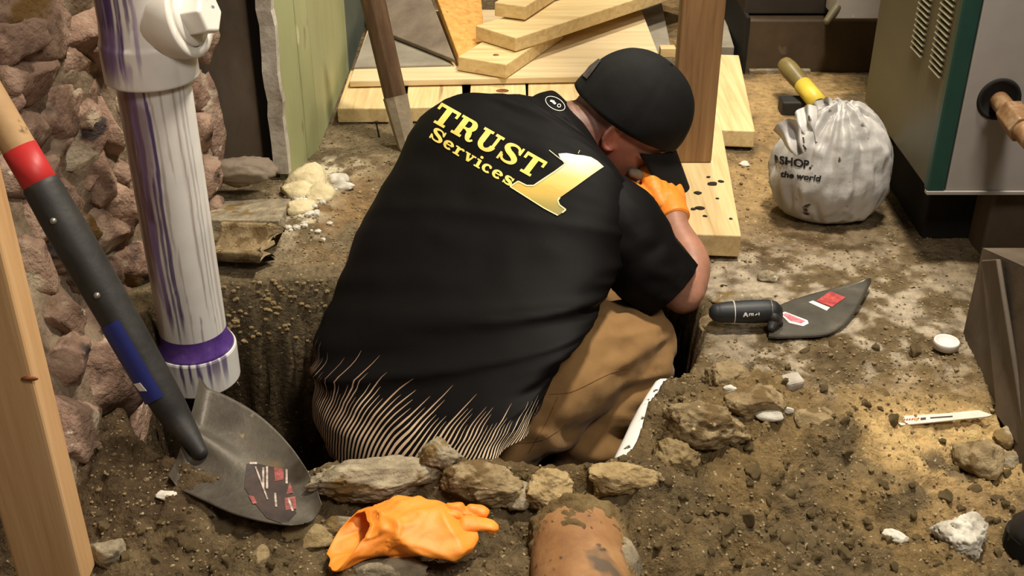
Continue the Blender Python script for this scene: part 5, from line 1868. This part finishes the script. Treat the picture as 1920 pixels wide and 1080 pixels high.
for i in range(nb):
    s = i / (nb - 1)
    for j in range(mb_):
        a = -1 + 2 * j / (mb_ - 1)
        ang_ = a * 1.12
        x_ = .089 * math.sin(ang_)
        y0_ = -.003 + .108 * math.cos(ang_)
        ext = .078 * math.sqrt(max(0, 1 - abs(a) ** 2.6))
        z_ = .026 - 4.2 * x_ * x_ - .62 * ext * s
        P[i, j] = (x_ * (1 - .04 * s), y0_ + ext * s, z_ + .006)
T_ = hw_(P.reshape(-1, 3)).reshape(P.shape)
B_ = hw_((P - (0, 0, .0028)).reshape(-1, 3)).reshape(P.shape)
obj('brim', grid_mesh(np.concatenate([T_, B_[:, ::-1]], 1), 'brim', closed_u=True), M['cap'], cap)
v, f = ICO[2]
obj('button', mesh_from(hw_(v * (.007, .007, .004) + (0, -.003, .148)), f), M['cap'], cap)
obj('strap', decal(BCP, [rect(1098, 146, 1124, 112, 11)], .003, 3), mat('cap_strap', [(0.3, (48, 44, 42)), (0.7, (84, 76, 72))], 60, 4, .7), cap, label='greyish back strap')

# ---- gloves
def hand(wr, yd, zd, side, curl, spread=.10):
    yd = norm(yd)
    zd = norm(np.asarray(zd) - yd * (np.asarray(zd) @ yd))
    xd = np.cross(yd, zd) * side            # towards the thumb
    A_ = np.stack([xd, yd, zd], 1)
    to = lambda p: A_ @ np.asarray(p, float) + wr
    mbh = MB()
    for k_ in range(4):
        xk = .030 - .020 * k_
        mbh.tube([(*to((xk * .7, .004, 0)), .016), (*to((xk, .05, .003)), .0165), (*to((xk * 1.08, .088, .002)), .0135)], 10, 14)
    mbh.tube([(*to((.0, -.01, 0)), .0265), (*to((0, .02, 0)), .028)], 6, 16)
    Ls = (.076, .084, .078, .060)
    for k_ in range(4):
        xk = (.030 - .020 * k_) * 1.08
        p = np.array((xk, .088, .002))
        d_ = 0.0
        pts = [(*to(p - (0, .015, 0)), .0115), (*to(p), .0112)]
        for q_, fr2 in enumerate((.45, .31, .24)):
            d_ += curl[k_] * (.9, 1.0, .7)[q_]
            dv = np.array((math.sin(spread * (1.5 - k_)), math.cos(d_), -math.sin(d_)))
            p = p + norm(dv) * Ls[k_] * fr2
            pts.append((*to(p), (.0102, .0094, .0082)[q_]))
        mbh.tube(pts, 18, 12)
    mbh.tube([(*to((.022, .012, -.006)), .0165), (*to((.046, .040, -.018)), .0135), (*to((.054, .068, -.030)), .0115), (*to((.050, .090, -.044)), .0095)], 16, 12)
    me = remesh(mbh.mesh('h'), .0030, 2)
    P_ = co_of(me)
    set_co(me, P_ + no_of(me) * (.0014 * (1 - np.abs(fbm(P_, 60, 2, 99)) * 2))[:, None])
    return me


yd_r = W(1226, 316, 2.24) - WR_R
hg = hand(WR_R + norm(yd_r) * .014, yd_r, np.array((.55, -.75, .35)), -1, (.75, .8, .85, .9))
gl = obj('glove', hg, M['glove'], man, label='orange rubber glove on the raised hand')
# rolled cuff of the glove
cfd = norm(yd_r)
obj('cuff', mesh_from(*loft(tube_rings([(*(WR_R - cfd * .012), .0285), (*(WR_R - cfd * .006), .0295), (*(WR_R + cfd * .02), .029), (*(WR_R + cfd * .035), .027)], 12, 30, round_ends=False))), M['glove'], gl)
hg = hand(WR_L, np.array((.6, .2, -.5)), np.array((.2, -.5, .8)), 1, (.4, .45, .5, .55))
obj('glove', hg, M['glove'], man, label='orange rubber glove on the lower hand')
fp_ = W(1216, 330, 2.21)
ft = root('pipe_fitting', 'small beige and grey fitting held up in the gloved hand under the cap', 'fitting', fp_)
obj('plate', slab([W(1204, 322, 2.195), W(1220, 344, 2.19), W(1234, 330, 2.205), W(1220, 306, 2.21)], .006), M['rock_tan'], ft, label='beige flat end')
obj('knob', MB().tube([(*W(1208, 332, 2.2), .008), (*W(1196, 327, 2.195), .010), (*W(1184, 324, 2.19), .008)], 8, 14).mesh('k'), M['mud_metal'], ft, label='grey knob')

# ---- discarded orange glove on the near dirt
gz = .035
g_a, g_b = G(640, 1015, gz), G(905, 975, gz)
ga = norm(g_b - g_a)
gs_ = norm(np.cross(UP, ga))
GLn = np.linalg.norm(g_b - g_a)
glo = root('orange_glove', 'crumpled orange rubber glove lying on the near dirt', 'glove', (g_a + g_b) / 2 - (0, 0, gz))
prof = [(.0, .040, .019, .0), (.05, .040, .020, .0), (.12, .041, .020, .0), (.3, .043, .021, .003), (.45, .050, .024, .006), (.6, .046, .022, .006), (.74, .036, .018, .004), (.86, .024, .012, .0), (.94, .012, .007, .0)]
Sg = spline(prof, 60)
tg = np.linspace(0, 2 * math.pi, 90, endpoint=False)
rows = []
for s, w, h, lift in Sg:
    c = g_a + ga * GLn * s + UP * (lift - .004) + gs_ * (.012 * math.sin(s * 5))
    rows.append(c + np.cos(tg)[:, None] * gs_ * w + np.sin(tg)[:, None] * UP * h * .8 + ga * ((.024 * np.sin(tg) + .010 * np.cos(tg) + .006) * max(0, 1 - s / .28))[:, None])
Rg = np.array(rows)
cg = Rg.mean(1, keepdims=True)
ng = (Rg - cg)
ng /= np.linalg.norm(ng, axis=2, keepdims=True)
rot = np.stack([ga * .45 + gs_ * .5, gs_ - ga * .5, UP], 1)
fg = 1 - np.abs(fbm(Rg.reshape(-1, 3) @ rot, 20, 1, 101)) * 2.6
fg2 = 1 - np.abs(fbm(Rg.reshape(-1, 3) @ rot[:, [1, 0, 2]], 34, 2, 102)) * 2.4
fq = Rg.reshape(-1, 3) @ rot
cr1 = np.clip(1 - np.abs(fbm(fq, 13, 1, 103)) * 3.2, 0, 1) ** 2
cr2 = np.clip(1 - np.abs(fbm(fq[:, [1, 0, 2]], 22, 1, 104)) * 3.0, 0, 1) ** 2
cr3 = np.clip(1 - np.abs(fbm(fq, 40, 1, 105)) * 2.6, 0, 1) ** 2
Rg = Rg + ng * (.013 * cr1 + .008 * cr2 + .004 * cr3 - .006 + .003 * fg2).reshape(Rg.shape[0], -1, 1)
inn = [cg[i] + (Rg[i] - cg[i]) * .95 - ga * 0 for i in range(0, 32, 3)]
allr = inn[::-1] + list(Rg)
obj('palm', mesh_from(*loft(allr)), M['glove'], glo)
for (x0, y0, x1, y1, r0, zz, sd2) in ((800, 968, 902, 958, .013, .046, 1), (820, 984, 918, 988, .015, .038, 2), (800, 1002, 878, 1004, .015, .028, 3), (740, 1030, 828, 1024, .014, .018, 4), (740, 964, 806, 955, .013, .046, 5)):
    a_, b_ = G(x0, y0, zz), G(x1, y1, zz - .006)
    mb = MB().tube([(*a_, r0 * 1.2), (*(a_ * .5 + b_ * .5 + (0, 0, .004)), r0), (*b_, r0 * .72)], 40, 40, flat=.45)
    me = mb.mesh('f')
    P_ = co_of(me)
    set_co(me, P_ + no_of(me) * (.006 * np.clip(1 - np.abs(fbm(P_, 40, 1, 110 + sd2)) * 2.6, 0, 1) ** 2 - .002 + .002 * fbm(P_, 60, 2, 120))[:, None])
    obj('finger', me, M['glove'], glo)

# crumbs of black soil trodden onto the plank under the post
mb = MB()
for i, (px, py, r) in enumerate(((1336, 345, .011), (1352, 340, .007), (1308, 362, .009), (1312, 390, .010), (1300, 392, .006), (1328, 332, .005), (1322, 405, .005), (1345, 372, .004), (1370, 410, .004))):
    v, f = rock_vf((r, r * .8, r * .35), 900 + i, 2, 5, .3)
    mb.add((v + G(px, py, .051), f))
pk = [o for o in SC.objects if o.get('label', '').startswith('dirt spotted plank')][0]
obj('dirt_crumbs', mb.mesh('dirt', False), flat_mat('black_soil', (44, 36, 26), .95), pk, kind='stuff')
